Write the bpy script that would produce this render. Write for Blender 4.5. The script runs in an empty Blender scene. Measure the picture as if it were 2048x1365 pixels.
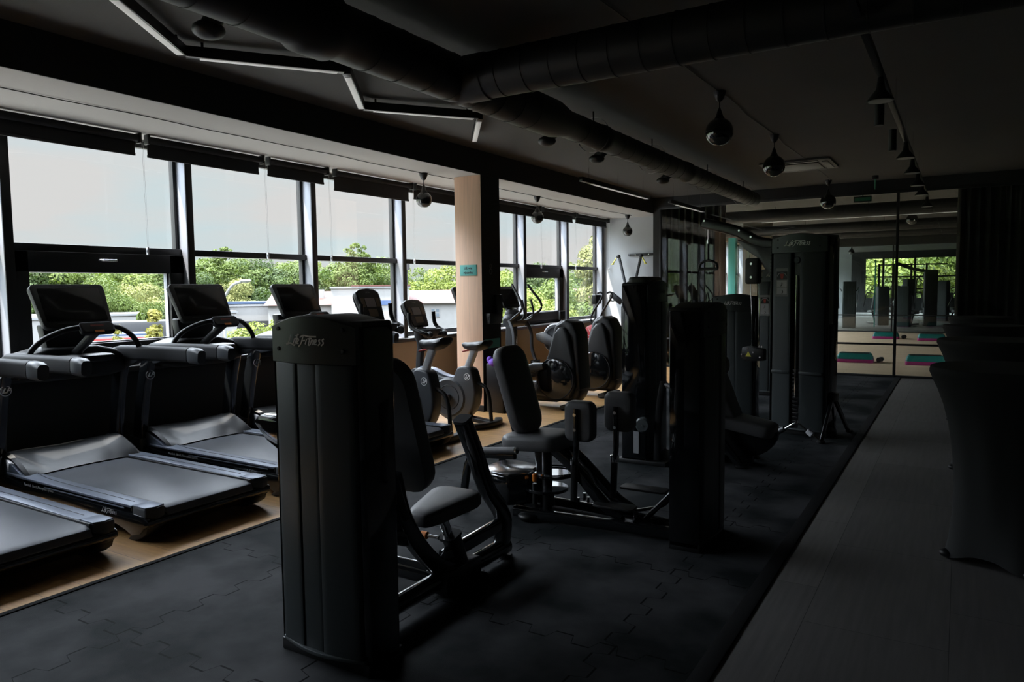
import bpy, bmesh, math, random
from mathutils import Vector, Matrix, Euler, noise
C = bpy.context.scene.collection
PI = math.pi
random.seed(7)
sc = bpy.context.scene
# ------------------------------------------------------------------ camera, sky, sun, exposure
cam_d = bpy.data.cameras.new('camera'); cam = bpy.data.objects.new('camera', cam_d); C.objects.link(cam)
cam_d.sensor_width = 36.0; cam_d.lens = 36.0 * 1460 / 2048; cam_d.clip_start = .05; cam_d.clip_end = 900
def _cam():
    y, p, r = math.radians(31.54), math.radians(4.13), math.radians(-.708)
    f = Vector((-math.sin(y) * math.cos(p), math.cos(y) * math.cos(p), -math.sin(p)))
    rt = Vector((math.cos(y), math.sin(y), 0)); up = rt.cross(f)
    rt2 = rt * math.cos(r) + up * math.sin(r); up2 = -rt * math.sin(r) + up * math.cos(r)
    m = Matrix((rt2, up2, -f)).transposed().to_4x4(); m.translation = Vector((0, 0, 1.6)); return m
cam.matrix_world = _cam(); sc.camera = cam
sc.view_settings.view_transform = 'Standard'; sc.view_settings.look = 'None'
sc.view_settings.exposure = 0.0; sc.view_settings.gamma = 1.0; sc.view_settings.use_curve_mapping = False
sc.cycles.use_denoising = True; sc.cycles.max_bounces = 9; sc.cycles.diffuse_bounces = 4
sc.cycles.glossy_bounces = 4; sc.cycles.transparent_max_bounces = 24; sc.cycles.sample_clamp_indirect = 6
sc.cycles.caustics_reflective = False; sc.cycles.caustics_refractive = False

def world():
    w = bpy.data.worlds.new('sky'); sc.world = w; w.use_nodes = True
    nt = w.node_tree; nt.nodes.clear(); N = nt.nodes.new; L = nt.links.new
    tc = N('ShaderNodeTexCoord'); mp = N('ShaderNodeMapping'); mp.inputs['Scale'].default_value = (1.6, 1.6, 7)
    nz = N('ShaderNodeTexNoise'); nz.inputs['Scale'].default_value = 1.7; nz.inputs['Detail'].default_value = 6
    cr = N('ShaderNodeValToRGB'); e = cr.color_ramp.elements
    e[0].position = .36; e[0].color = (.60, .72, .75, 1); e[1].position = .54; e[1].color = (.70, .70, .69, 1)
    sep = N('ShaderNodeSeparateXYZ'); mr = N('ShaderNodeMapRange')
    mr.inputs['From Min'].default_value = .15; mr.inputs['From Max'].default_value = .32
    mx = N('ShaderNodeMix'); mx.data_type = 'RGBA'; mx.inputs['B'].default_value = (.62, .69, .77, 1)
    bg = N('ShaderNodeBackground'); bg.inputs['Strength'].default_value = SKY; out = N('ShaderNodeOutputWorld')
    L(tc.outputs['Generated'], mp.inputs['Vector']); L(mp.outputs[0], nz.inputs['Vector']); L(nz.outputs['Fac'], cr.inputs['Fac'])
    L(tc.outputs['Generated'], sep.inputs[0]); L(sep.outputs['Z'], mr.inputs['Value'])
    L(mr.outputs[0], mx.inputs['Factor']); L(cr.outputs['Color'], mx.inputs['A']); L(mx.outputs['Result'], bg.inputs['Color'])
    m2 = N('ShaderNodeMapRange'); m2.interpolation_type = 'SMOOTHSTEP'                      # a hazy sky, far brighter overhead than near the horizon
    m2.inputs['From Min'].default_value = .19; m2.inputs['From Max'].default_value = .48
    m2.inputs['To Min'].default_value = SKY; m2.inputs['To Max'].default_value = SKY_HIGH
    L(sep.outputs['Z'], m2.inputs['Value']); L(m2.outputs[0], bg.inputs['Strength'])
    L(bg.outputs[0], out.inputs['Surface'])
SKY = 1.07; SKY_HIGH = 23.0
world()
sd = bpy.data.lights.new('sun', 'SUN'); sd.energy = 24.0; sd.angle = math.radians(1.2); sd.color = (1, .93, .82)
sun = bpy.data.objects.new('sun', sd); C.objects.link(sun)
sun.rotation_euler = Vector((.45, .75, -1.6)).to_track_quat('-Z', 'Y').to_euler()
def portal(x, y, z, sx, sy, rot):
    d = bpy.data.lights.new('window_portal', 'AREA'); d.shape = 'RECTANGLE'; d.size = sx; d.size_y = sy; d.cycles.is_portal = True
    o = bpy.data.objects.new('window_portal', d); o.location = (x, y, z); o.rotation_euler = rot; C.objects.link(o)
portal(-6.8, 7.1, 2.0, 2.2, 14.8, (0, -PI / 2, 0))
portal(-6.8, 21, 2.0, 2.2, 12, (0, -PI / 2, 0))

# ------------------------------------------------------------------ materials
MT = {}
def mat(name, col, rough=.5, metal=0, spec=.5, coat=0, bump=0, bscale=60, var=0, vscale=8, emit=None, trans=0):
    if name in MT: return MT[name]
    m = bpy.data.materials.new(name); m.use_nodes = True; nt = m.node_tree; b = nt.nodes['Principled BSDF']
    N = nt.nodes.new; L = nt.links.new
    b.inputs['Base Color'].default_value = (*col, 1); b.inputs['Roughness'].default_value = rough
    b.inputs['Metallic'].default_value = metal; b.inputs['Specular IOR Level'].default_value = spec
    b.inputs['Coat Weight'].default_value = coat; b.inputs['Coat Roughness'].default_value = .03
    tc = N('ShaderNodeTexCoord')
    if var:
        nz = N('ShaderNodeTexNoise'); nz.inputs['Scale'].default_value = vscale; nz.inputs['Detail'].default_value = 5
        L(tc.outputs['Object'], nz.inputs['Vector'])
        mx = N('ShaderNodeMix'); mx.data_type = 'RGBA'
        mx.inputs['A'].default_value = (*[c * (1 - var) for c in col], 1); mx.inputs['B'].default_value = (*[min(1, c * (1 + var)) for c in col], 1)
        L(nz.outputs['Fac'], mx.inputs['Factor']); L(mx.outputs['Result'], b.inputs['Base Color'])
    if bump:
        n2 = N('ShaderNodeTexNoise'); n2.inputs['Scale'].default_value = bscale; n2.inputs['Detail'].default_value = 3
        L(tc.outputs['Object'], n2.inputs['Vector']); bp = N('ShaderNodeBump'); bp.inputs['Strength'].default_value = bump
        bp.inputs['Distance'].default_value = .01; L(n2.outputs['Fac'], bp.inputs['Height']); L(bp.outputs[0], b.inputs['Normal'])
    if emit: b.inputs['Emission Color'].default_value = (*col, 1); b.inputs['Emission Strength'].default_value = emit
    MT[name] = m; return m
def M_(nt, op, a, b=None, c=None):
    n = nt.nodes.new('ShaderNodeMath'); n.operation = op
    for i, v in enumerate((a, b, c)):
        if v is None: continue
        if isinstance(v, (int, float)): n.inputs[i].default_value = v
        else: nt.links.new(v, n.inputs[i])
    return n.outputs[0]
def glass(name, tint=(1, 1, 1), f0=.04):
    m = bpy.data.materials.new(name); m.use_nodes = True; nt = m.node_tree; nt.nodes.clear(); N = nt.nodes.new; L = nt.links.new
    t = N('ShaderNodeBsdfTransparent'); t.inputs[0].default_value = (*tint, 1); g = N('ShaderNodeBsdfGlossy'); g.inputs['Roughness'].default_value = 0.0
    ge = N('ShaderNodeNewGeometry'); dt = N('ShaderNodeVectorMath'); dt.operation = 'DOT_PRODUCT'; L(ge.outputs['Incoming'], dt.inputs[0]); L(ge.outputs['Normal'], dt.inputs[1])
    c = M_(nt, 'SUBTRACT', 1.0, M_(nt, 'ABSOLUTE', dt.outputs['Value'])); f = M_(nt, 'MULTIPLY_ADD', M_(nt, 'POWER', c, 5.0), 1 - f0, f0)
    mx = N('ShaderNodeMixShader'); o = N('ShaderNodeOutputMaterial')
    L(f, mx.inputs[0]); L(t.outputs[0], mx.inputs[1]); L(g.outputs[0], mx.inputs[2]); L(mx.outputs[0], o.inputs[0]); MT[name] = m; return m
GLB = mat('gloss_black', (.006, .007, .008), .09, coat=.8)
BLK = mat('black_plastic', (.009, .0095, .010), .45, bump=.05, bscale=400)
SAT = mat('satin_black_paint', (.010, .010, .011), .28)
CHAR = mat('charcoal_panel', (.060, .071, .073), .42, metal=.25, var=.06, vscale=2)
VIN = mat('black_vinyl', (.13, .13, .132), .38, bump=.15, bscale=220)
BELT = mat('running_belt', (.10, .108, .128), .44, bump=.1, bscale=500, var=.12, vscale=5)
RAIL = mat('blue_grey_metal', (.17, .195, .25), .45, metal=.35)
SILV = mat('silver_plastic', (.045, .046, .048), .38, metal=.35, var=.06)
GREY = mat('grey_plastic', (.024, .025, .027), .6, spec=.2)
DGREY = mat('dark_grey_plastic', (.045, .05, .056), .42)
CHR = mat('chrome', (.8, .8, .8), .12, metal=1)
ALU = mat('brushed_seat_post', (.55, .55, .56), .35, metal=.7)
WHT = mat('white_lettering', (.9, .9, .9), .5)
DWHT = mat('grey_lettering', (.30, .31, .32), .5)
DIM = mat('dim_lettering', (.07, .072, .075), .5)
FRM = mat('window_frame_paint', (.012, .013, .014), .5)
MUL = mat('grey_aluminium', (.34, .36, .41), .45, metal=.25)
CEIL = mat('grey_ceiling_paint', (.078, .076, .071), .9, bump=.1, bscale=40, var=.1, vscale=1.3)
SOFF = mat('pale_soffit_paint', (.40, .39, .37), .9, bump=.1, bscale=40, var=.05, vscale=1.3)
BEAM = mat('shaded_beam_paint', (.03, .03, .03), .85)
WALLG = mat('light_grey_wall_paint', (.42, .44, .455), .85, bump=.1, bscale=60, var=.05, vscale=3)
TAUPE = mat('taupe_wall_paint', (.20, .165, .125), .85, bump=.1, bscale=60)
MIDW = mat('mid_grey_wall_paint', (.26, .26, .255), .9)
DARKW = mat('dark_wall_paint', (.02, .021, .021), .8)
DUCT = mat('black_painted_duct', (.012, .012, .012), .5, var=.2, vscale=6)
TEAL = mat('teal_sign', (.10, .42, .38), .6)
TEALP = mat('teal_step_plastic', (.015, .22, .20), .45)
MAG = mat('magenta_step_plastic', (.42, .03, .20), .5)
DIFF = mat('white_glow_diffuser', (.85, .85, .83), .5, emit=.16)  # lamps are off; faint glow added to lift their brightness
CLOTH = mat('black_stretch_cloth', (.05, .053, .052), .9, bump=.1, bscale=600)
CURT = mat('dark_curtain_cloth', (.03, .029, .026), .95)
BLIND = mat('dark_blind_cloth', (.012, .012, .014), .85)
ORNG = mat('orange_plastic', (.75, .22, .03), .4)
YEL = mat('yellow_plastic', (.75, .70, .08), .5)
RED = mat('red_plastic', (.5, .03, .03), .45)
PURP = mat('purple_cloth', (.20, .08, .55), .7)
SCRN = mat('dark_screen', (.008, .008, .009), .12)
LCD = mat('pale_display', (.45, .40, .42), .35)
KEYP = mat('beige_keypad', (.26, .20, .15), .5)
PAPER = mat('placard_paper', (.42, .43, .44), .6)
PRED = mat('placard_red', (.6, .10, .08), .6)
WHITE = mat('white_plastic', (.75, .76, .78), .4)
WGL = glass('window_glass'); PGL = glass('partition_glass', (.95, .98, .965), .055)

def coords(nt):
    tc = nt.nodes.new('ShaderNodeTexCoord'); return tc.outputs['Object']
def rubber():
    m = mat('rubber_floor', (.030, .033, .036), .5, spec=.04); nt = m.node_tree; b = nt.nodes['Principled BSDF']; L = nt.links.new; N = nt.nodes.new
    co = coords(nt); sp = N('ShaderNodeSeparateXYZ'); L(co, sp.inputs[0]); x, y = sp.outputs[0], sp.outputs[1]
    def seam(u, v, off):
        w = M_(nt, 'PINGPONG', M_(nt, 'ADD', u, 20), .11)                   # jigsaw teeth
        w = M_(nt, 'MULTIPLY', M_(nt, 'SUBTRACT', w, .055), 3.2)
        w = M_(nt, 'MAXIMUM', M_(nt, 'MINIMUM', w, .035), -.035)
        d = M_(nt, 'ADD', M_(nt, 'ADD', v, 20 + off), w)
        d = M_(nt, 'PINGPONG', d, .5)
        return M_(nt, 'LESS_THAN', d, .005)
    s = M_(nt, 'MAXIMUM', seam(x, y, .12), seam(y, x, .3))
    n1 = N('ShaderNodeTexNoise'); n1.inputs['Scale'].default_value = 1.8; n1.inputs['Detail'].default_value = 6; L(co, n1.inputs['Vector'])
    n2 = N('ShaderNodeTexNoise'); n2.inputs['Scale'].default_value = 420; L(co, n2.inputs['Vector'])
    cr = N('ShaderNodeValToRGB'); L(n1.outputs['Fac'], cr.inputs[0]); e = cr.color_ramp.elements
    e[0].position = .40; e[0].color = (.015, .018, .019, 1); e[1].position = .62; e[1].color = (.062, .063, .066, 1)
    mx = N('ShaderNodeMix'); mx.data_type = 'RGBA'; L(s, mx.inputs['Factor']); L(cr.outputs[0], mx.inputs['A']); mx.inputs['B'].default_value = (.004, .004, .005, 1)
    L(mx.outputs['Result'], b.inputs['Base Color'])
    mr = N('ShaderNodeMapRange'); L(n1.outputs['Fac'], mr.inputs[0]); mr.inputs[3].default_value = .55; mr.inputs[4].default_value = .75; L(mr.outputs[0], b.inputs['Roughness'])
    bp = N('ShaderNodeBump'); bp.inputs['Strength'].default_value = .35; bp.inputs['Distance'].default_value = .003; L(n2.outputs['Fac'], bp.inputs['Height']); L(bp.outputs[0], b.inputs['Normal'])
    return m
def planks(name, c1, c2, rough, bw=1.3, bh=.19, swap=False, mort=(.02, .015, .01), grain=.35, bscale=1.0):
    m = mat(name, c1, rough); nt = m.node_tree; b = nt.nodes['Principled BSDF']; L = nt.links.new; N = nt.nodes.new
    co = coords(nt); mp = N('ShaderNodeMapping'); L(co, mp.inputs[0])
    if swap == 'z': mp.inputs['Rotation'].default_value = (PI / 2, 0, PI / 2)
    elif swap: mp.inputs['Rotation'].default_value = (0, 0, PI / 2)
    br = N('ShaderNodeTexBrick'); L(mp.outputs[0], br.inputs[0]); br.inputs['Color1'].default_value = (*c1, 1); br.inputs['Color2'].default_value = (*c2, 1)
    br.inputs['Mortar'].default_value = (*mort, 1); br.inputs['Scale'].default_value = bscale; br.inputs['Brick Width'].default_value = bw
    br.inputs['Row Height'].default_value = bh; br.inputs['Mortar Size'].default_value = .0015; br.offset = .37
    mp2 = N('ShaderNodeMapping'); L(mp.outputs[0], mp2.inputs[0]); mp2.inputs['Scale'].default_value = (1.5, 22, 22)
    nz = N('ShaderNodeTexNoise'); nz.inputs['Scale'].default_value = 1.6; nz.inputs['Detail'].default_value = 6; L(mp2.outputs[0], nz.inputs['Vector'])
    mr = N('ShaderNodeMapRange'); L(nz.outputs['Fac'], mr.inputs[0]); mr.inputs[3].default_value = 1 - grain; mr.inputs[4].default_value = 1 + grain
    mx = N('ShaderNodeMix'); mx.data_type = 'RGBA'; mx.blend_type = 'MULTIPLY'; mx.inputs['Factor'].default_value = 1
    L(br.outputs[0], mx.inputs['A']); L(mr.outputs[0], mx.inputs['B']); L(mx.outputs['Result'], b.inputs['Base Color'])
    return m
RUB = rubber()
SWOOD = planks('studio_oak_boards', (.88, .66, .45), (.82, .60, .40), .42, mort=(.3, .2, .12))
TRIMB = mat('black_rubber_trim', (.008, .008, .009), .9, spec=.2)
WOOD = planks('oak_floor_boards', (.62, .36, .145), (.52, .285, .11), .5, mort=(.2, .12, .07))
LVT = planks('grey_vinyl_planks', (.20, .188, .18), (.15, .142, .138), .55, bw=1.2, bh=.6, swap=True, mort=(.03, .03, .03), grain=.3)
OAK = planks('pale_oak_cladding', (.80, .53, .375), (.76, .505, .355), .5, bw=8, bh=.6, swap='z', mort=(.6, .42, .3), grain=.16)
ROOFT = planks('red_roof_tiles', (.07, .022, .017), (.055, .018, .014), .8, bw=.4, bh=.3, mort=(.12, .04, .03), grain=.2)
FACADE = mat('white_render', (.16, .16, .157), .9, var=.05, vscale=.3)

# ------------------------------------------------------------------ mesh helpers
def cr_path(P, n=6):
    """smooth path through points"""
    P = [Vector(p) for p in P]
    if len(P) < 3: return P
    out = []
    for i in range(len(P) - 1):
        p0 = P[i - 1] if i else P[0] * 2 - P[1]; p1, p2 = P[i], P[i + 1]; p3 = P[i + 2] if i + 2 < len(P) else P[-1] * 2 - P[-2]
        for k in range(n):
            t = k / n
            out.append(.5 * ((2 * p1) + (-p0 + p2) * t + (2 * p0 - 5 * p1 + 4 * p2 - p3) * t * t + (-p0 + 3 * p1 - 3 * p2 + p3) * t ** 3))
    out.append(P[-1]); return out
def rrect(w, h, r, n=4):
    out = []
    for cx, cy, a0 in ((w / 2 - r, h / 2 - r, 0), (-w / 2 + r, h / 2 - r, 90), (-w / 2 + r, -h / 2 + r, 180), (w / 2 - r, -h / 2 + r, 270)):
        for k in range(n + 1):
            a = math.radians(a0 + 90 * k / n); out.append((cx + r * math.cos(a), cy + r * math.sin(a)))
    return out
class MB:
    def __init__(s): s.bm = bmesh.new()
    def box(s, x0, x1, y0, y1, z0, z1, bev=0, M=None, seg=2):
        t = bmesh.new(); bmesh.ops.create_cube(t, size=1)
        for v in t.verts: v.co = Vector((x0 + (v.co.x + .5) * (x1 - x0), y0 + (v.co.y + .5) * (y1 - y0), z0 + (v.co.z + .5) * (z1 - z0)))
        if bev: bmesh.ops.bevel(t, geom=t.edges[:], offset=bev, segments=seg, affect='EDGES', profile=.5)
        return s.add(t, M)
    def add(s, t, M=None):
        if M is not None: t.transform(M)
        me = bpy.data.meshes.new('tmp'); t.to_mesh(me); t.free(); s.bm.from_mesh(me); bpy.data.meshes.remove(me); return s
    def sweep(s, path, prof, up=(0, 0, 1), scale=None, cap=True, flip=False):
        path = [Vector(p) for p in path]; rings = []; up = Vector(up)
        for i, p in enumerate(path):
            d = (path[min(i + 1, len(path) - 1)] - path[max(i - 1, 0)]).normalized()
            u = up - d * up.dot(d)
            if u.length < 1e-3: u = Vector((1, 0, 0)) - d * d.x
            if u.length < 1e-3: u = Vector((0, 1, 0)) - d * d.y
            u.normalize(); r = d.cross(u); k = scale[i] if scale else 1
            rings.append([s.bm.verts.new(p + r * (a * k) + u * (b * k)) for a, b in prof])
        n = len(prof)
        for i in range(len(rings) - 1):
            for j in range(n): s.bm.faces.new((rings[i][j], rings[i][(j + 1) % n], rings[i + 1][(j + 1) % n], rings[i + 1][j]))
        if cap: s.bm.faces.new(rings[0][::-1]); s.bm.faces.new(rings[-1])
        return s
    def tube(s, pts, r, n=10, smooth=True, k=6, scale=None):
        path = cr_path(pts, k) if smooth else [Vector(p) for p in pts]
        if scale: scale = [scale[0] + (scale[1] - scale[0]) * i / (len(path) - 1) for i in range(len(path))]
        return s.sweep(path, [(r * math.cos(2 * PI * j / n), r * math.sin(2 * PI * j / n)) for j in range(n)], scale=scale)
    def bar(s, pts, w, h, smooth=True, up=(0, 0, 1), k=6, rad=None):
        path = cr_path(pts, k) if smooth else [Vector(p) for p in pts]
        return s.sweep(path, rrect(w, h, rad or min(w, h) * .25, 3), up=up)
    def prism(s, poly, lo, hi, axis='y', bev=0, M=None, seg=2):
        """poly in the two other axes, extruded along axis"""
        t = bmesh.new()
        def pt(a, b, c): return {'y': (a, c, b), 'x': (c, a, b), 'z': (a, b, c)}[axis]
        A = [t.verts.new(pt(a, b, lo)) for a, b in poly]; B = [t.verts.new(pt(a, b, hi)) for a, b in poly]; n = len(poly)
        t.faces.new(A[::-1]); t.faces.new(B)
        for i in range(n): t.faces.new((A[i], A[(i + 1) % n], B[(i + 1) % n], B[i]))
        bmesh.ops.recalc_face_normals(t, faces=t.faces[:])
        if bev:
            es = [e for e in t.edges if len(e.link_faces) == 2 and e.calc_face_angle(0) > .6]
            bmesh.ops.bevel(t, geom=es, offset=bev, segments=seg, affect='EDGES', profile=.5)
        return s.add(t, M)
    def lathe(s, prof, c=(0, 0, 0), axis='z', n=24, a0=0, a1=2 * PI):
        rings = []; full = abs(a1 - a0 - 2 * PI) < 1e-6; cnt = n if full else n + 1
        for k in range(cnt):
            a = a0 + (a1 - a0) * k / n; ca, sa = math.cos(a), math.sin(a); ring = []
            for r, h in prof:
                v = {'z': (r * ca, r * sa, h), 'y': (r * ca, h, r * sa), 'x': (h, r * ca, r * sa)}[axis]
                ring.append(s.bm.verts.new((c[0] + v[0], c[1] + v[1], c[2] + v[2])))
            rings.append(ring)
        for k in range(n):
            A, B = rings[k], rings[(k + 1) % cnt]
            for j in range(len(prof) - 1):
                try: s.bm.faces.new((A[j], B[j], B[j + 1], A[j + 1]))
                except ValueError: pass
        return s
    def cyl(s, c, r, h, axis='z', n=20, bev=.0):
        b = min(bev, h / 3); p = [(0, -h / 2), (r - b, -h / 2), (r, -h / 2 + b), (r, h / 2 - b), (r - b, h / 2), (0, h / 2)]
        return s.lathe(p, c, axis, n)
    def ball(s, c, r, n=16, sc=(1, 1, 1)):
        t = bmesh.new(); bmesh.ops.create_uvsphere(t, u_segments=n, v_segments=max(6, n // 2 + 2), radius=r)
        return s.add(t, Matrix.Translation(c) @ Matrix.Diagonal((*sc, 1)))
    def pad(s, w, h, t, M, r=.05, bulge=.25, taper=1.0):
        """upholstered cushion: rounded outline in local xy, thickness z, domed"""
        prof = rrect(w, h, r, 5); tb = bmesh.new(); rings = []
        for dz, k in ((-.5, .93), (-.36, .985), (-.1, 1.0), (.2, 1.0), (.38, .975), (.47, .93), (.5 + bulge * .18, .80), (.5 + bulge * .36, .5)):
            rings.append([tb.verts.new(((x * (1 + (taper - 1) * (.5 - y / h))) * k, y * (1 - (1 - k) * w / h * .8), dz * t)) for x, y in prof])
        n = len(prof); tb.faces.new(rings[0][::-1]); tb.faces.new(rings[-1])
        for i in range(len(rings) - 1):
            for j in range(n): tb.faces.new((rings[i][j], rings[i][(j + 1) % n], rings[i + 1][(j + 1) % n], rings[i + 1][j]))
        return s.add(tb, M)
    def mesh(s, name, m, sharp=40):
        bm = s.bm; bmesh.ops.remove_doubles(bm, verts=bm.verts[:], dist=1e-6); bmesh.ops.recalc_face_normals(bm, faces=bm.faces[:])
        ca = math.radians(sharp)
        for f in bm.faces: f.smooth = True
        for e in bm.edges:
            if len(e.link_faces) != 2 or e.calc_face_angle(0) > ca: e.smooth = False
        me = bpy.data.meshes.new(name); bm.to_mesh(me); bm.free(); me.materials.append(m); return me
def rot(x=0, y=0, z=0, t=(0, 0, 0)): return Matrix.Translation(t) @ Euler((math.radians(x), math.radians(y), math.radians(z))).to_matrix().to_4x4()
def obj(name, mb, m, parent=None, label=None, sharp=40):
    o = bpy.data.objects.new(name, mb.mesh(name, m, sharp)); C.objects.link(o); o.parent = parent
    if label: o['label'] = label
    return o
def thing(name, label, cat, loc=(0, 0, 0), rz=0, group=None):
    o = bpy.data.objects.new(name, None); o.empty_display_size = .1; C.objects.link(o)
    o.location = loc; o.rotation_euler = (0, 0, math.radians(rz)); o['label'] = label; o['category'] = cat
    if group: o['group'] = group
    return o
def tag(o, label, cat, group=None, kind=None):
    o['label'] = label; o['category'] = cat
    if group: o['group'] = group
    if kind: o['kind'] = kind
    return o
def struct(name, mb, m, parent=None, label=None):
    o = obj(name, mb, m, parent)
    if not parent: o['kind'] = 'structure'
    if label: o['label'] = label
    return o
def dup(o, parent=None, loc=None, label=None, rz=None):
    c = o.copy(); C.objects.link(c); c.parent = parent
    for ch in o.children: dup(ch, c)
    if loc is not None: c.location = loc
    if rz is not None: c.rotation_euler = (0, 0, math.radians(rz))
    if label: c['label'] = label
    return c
TXT = {}
def text(s, size, m, parent, M, name='logo', shear=.0, bold=0, ext=.0006, label=None, width=None):
    key = (s, size, shear, bold, m.name)
    if key not in TXT:
        cu = bpy.data.curves.new(name, 'FONT'); cu.body = s; cu.size = size; cu.shear = shear; cu.offset = bold; cu.extrude = ext
        cu.align_x = 'CENTER'; cu.align_y = 'CENTER'; cu.resolution_u = 3
        o = bpy.data.objects.new('tmp_text', cu); C.objects.link(o); dg = bpy.context.evaluated_depsgraph_get(); dg.update()
        me = bpy.data.meshes.new_from_object(o.evaluated_get(dg)); me.name = name; me.materials.clear(); me.materials.append(m)
        bpy.data.objects.remove(o); bpy.data.curves.remove(cu); TXT[key] = me
    o = bpy.data.objects.new(name, TXT[key]); C.objects.link(o); o.parent = parent
    o.matrix_local = M @ (Matrix.Diagonal((width, 1, 1, 1)) if width else Matrix.Identity(4))
    if label: o['label'] = label
    return o
STROKES = [[(430, 283), (402, 340), (378, 354)], [(378, 356), (418, 345), (458, 360)], [(463, 312), (446, 348)], [(470, 290), (467, 296)], [(506, 286), (490, 288), (474, 330), (458, 362)], [(466, 314), (498, 311)],
    [(480, 336), (500, 326), (500, 314), (487, 318), (478, 342), (500, 345)], [(548, 291), (522, 345), (496, 368)], [(512, 304), (546, 290), (600, 296), (668, 296)], [(526, 327), (562, 323)], [(578, 312), (562, 350)],
    [(612, 296), (594, 350), (606, 351)], [(586, 312), (626, 309)], [(624, 318), (610, 352)], [(617, 333), (642, 318), (632, 352)], [(650, 338), (668, 326), (664, 314), (652, 324), (648, 346), (672, 347)],
    [(706, 313), (690, 322), (702, 338), (682, 354)], [(740, 309), (722, 319), (734, 337), (712, 356)]]
def script_logo(size, m, parent, M, name='logo'):
    """the maker's brush-script wordmark drawn stroke by stroke; size is its cap height"""
    key = ('wordmark', m.name)
    if key not in TXT:
        b = MB(); w = .058
        for st in STROKES:
            P = [((x - 558) / 85, (324 - y) / 85, .0) for x, y in st]
            b.sweep(cr_path(P, 4), [(w, -.006), (w, .006), (-w, .006), (-w, -.006)], up=(0, 0, 1))
        TXT[key] = b.mesh(name, m)
    o = bpy.data.objects.new(name, TXT[key]); C.objects.link(o); o.parent = parent; o.matrix_local = M @ Matrix.Diagonal((size, size, size * 1.2, 1)); return o
def emblem(parent, M, r=.035, m=None):
    b = MB(); m = m or WHT
    b.lathe([(r, -.0008), (r, .0008), (r * .86, .0008), (r * .86, -.0008), (r, -.0008)], (0, 0, 0), 'z', 28)
    o = obj('emblem_ring', b, m, parent, label='white ring emblem'); o.matrix_local = M
    text('LF', r * 1.25, m, o, Matrix.Identity(4), 'emblem_letters', shear=.45, bold=r * .05)
    return o
# ------------------------------------------------------------------ the room
XW = -6.55                     # inner face of the window mullions
Y0, YG = -4.0, 14.0            # rear wall and glass partition
YS = 27.0                      # far side of the studio
ZC, ZB = 3.35, 3.05            # ceiling, window bay soffit
def slab(x0, x1, y0, y1, z0, z1): return MB().box(x0, x1, y0, y1, z0, z1)
struct('floor', slab(-4.04, -.90, Y0, YG, -.1, 0), RUB)
b = slab(-6.6, -4.05, Y0, YG, -.1, -.002); struct('floor_wood', b, WOOD)
struct('floor_walkway', slab(-.83, 3.6, Y0, YG, -.1, -.002), LVT)
struct('trim_1', MB().box(-4.065, -4.025, Y0, YG, -.02, .006, .003), TRIMB)
struct('trim_2', MB().box(-.905, -.825, Y0, YG, -.02, .006, .003), TRIMB)
struct('floor_studio', slab(-6.6, 6, YG, YS, -.1, -.002), SWOOD)
struct('floor_hall', slab(-6.6, 6, YS, 46, -.1, -.002), LVT)
struct('ceiling', slab(-5.26, 3.6, Y0, YG, ZC, ZC + .2), CEIL)
struct('ceiling_studio', slab(-6.6, 6, YG, YS, 3.45, 3.65), CEIL)
struct('ceiling_hall', slab(-6.6, 6, YS, 46, 3.4, 3.6), CEIL)
struct('ceiling_bay', slab(-6.78, -5.25, Y0, 14.5, ZB, ZB + .55), SOFF)
struct('trim_3', MB().box(-5.256, -5.24, Y0, YG, ZB, ZC), BEAM)  # beam face in ceiling paint, its shade put into the darker colour
struct('wall_left', slab(-6.75, XW, 6.0, 14.5, 0, .88), TAUPE)
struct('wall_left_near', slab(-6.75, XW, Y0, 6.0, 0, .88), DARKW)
struct('wall_left_studio', slab(-6.75, XW, 14.7, YS, 0, .88), TAUPE)
struct('wall_bay_end', slab(-6.78, -5.25, 14.5, 14.7, 0, 3.3), WALLG)
struct('wall_rear', slab(-6.9, 3.8, Y0 - .2, Y0, -.1, 3.6), MIDW)
struct('wall_right', slab(3.5, 3.7, Y0, YG, -.1, 3.6), MIDW)
struct('wall_right_studio', slab(6, 6.2, YG, 46.2, -.1, 3.6), DARKW)
b = MB(); b.box(-7, -4.6, 45.8, 46, 0, 3.5); b.box(-4.6, 6, 45.8, 46, 0, .8); b.box(-4.6, 6, 45.8, 46, 3.0, 3.5); b.box(3.2, 6, 45.8, 46, .8, 3.0)
struct('wall_hall_end', b, DARKW)
struct('wall_hall_left', MB().box(-6.9, -6.7, YS, 46, 0, .9).box(-6.9, -6.7, YS, 46, 3.04, 3.5).box(-6.9, -6.7, YS, 29, .9, 3.04), DARKW)
struct('wall_hall_partition', slab(-5.6, -4.45, 38.2, 38.4, 0, 3.4), WALLG)
struct('baseboard_left', MB().box(XW, XW + .015, Y0, 14.5, 0, .08, .003), FRM)
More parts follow.
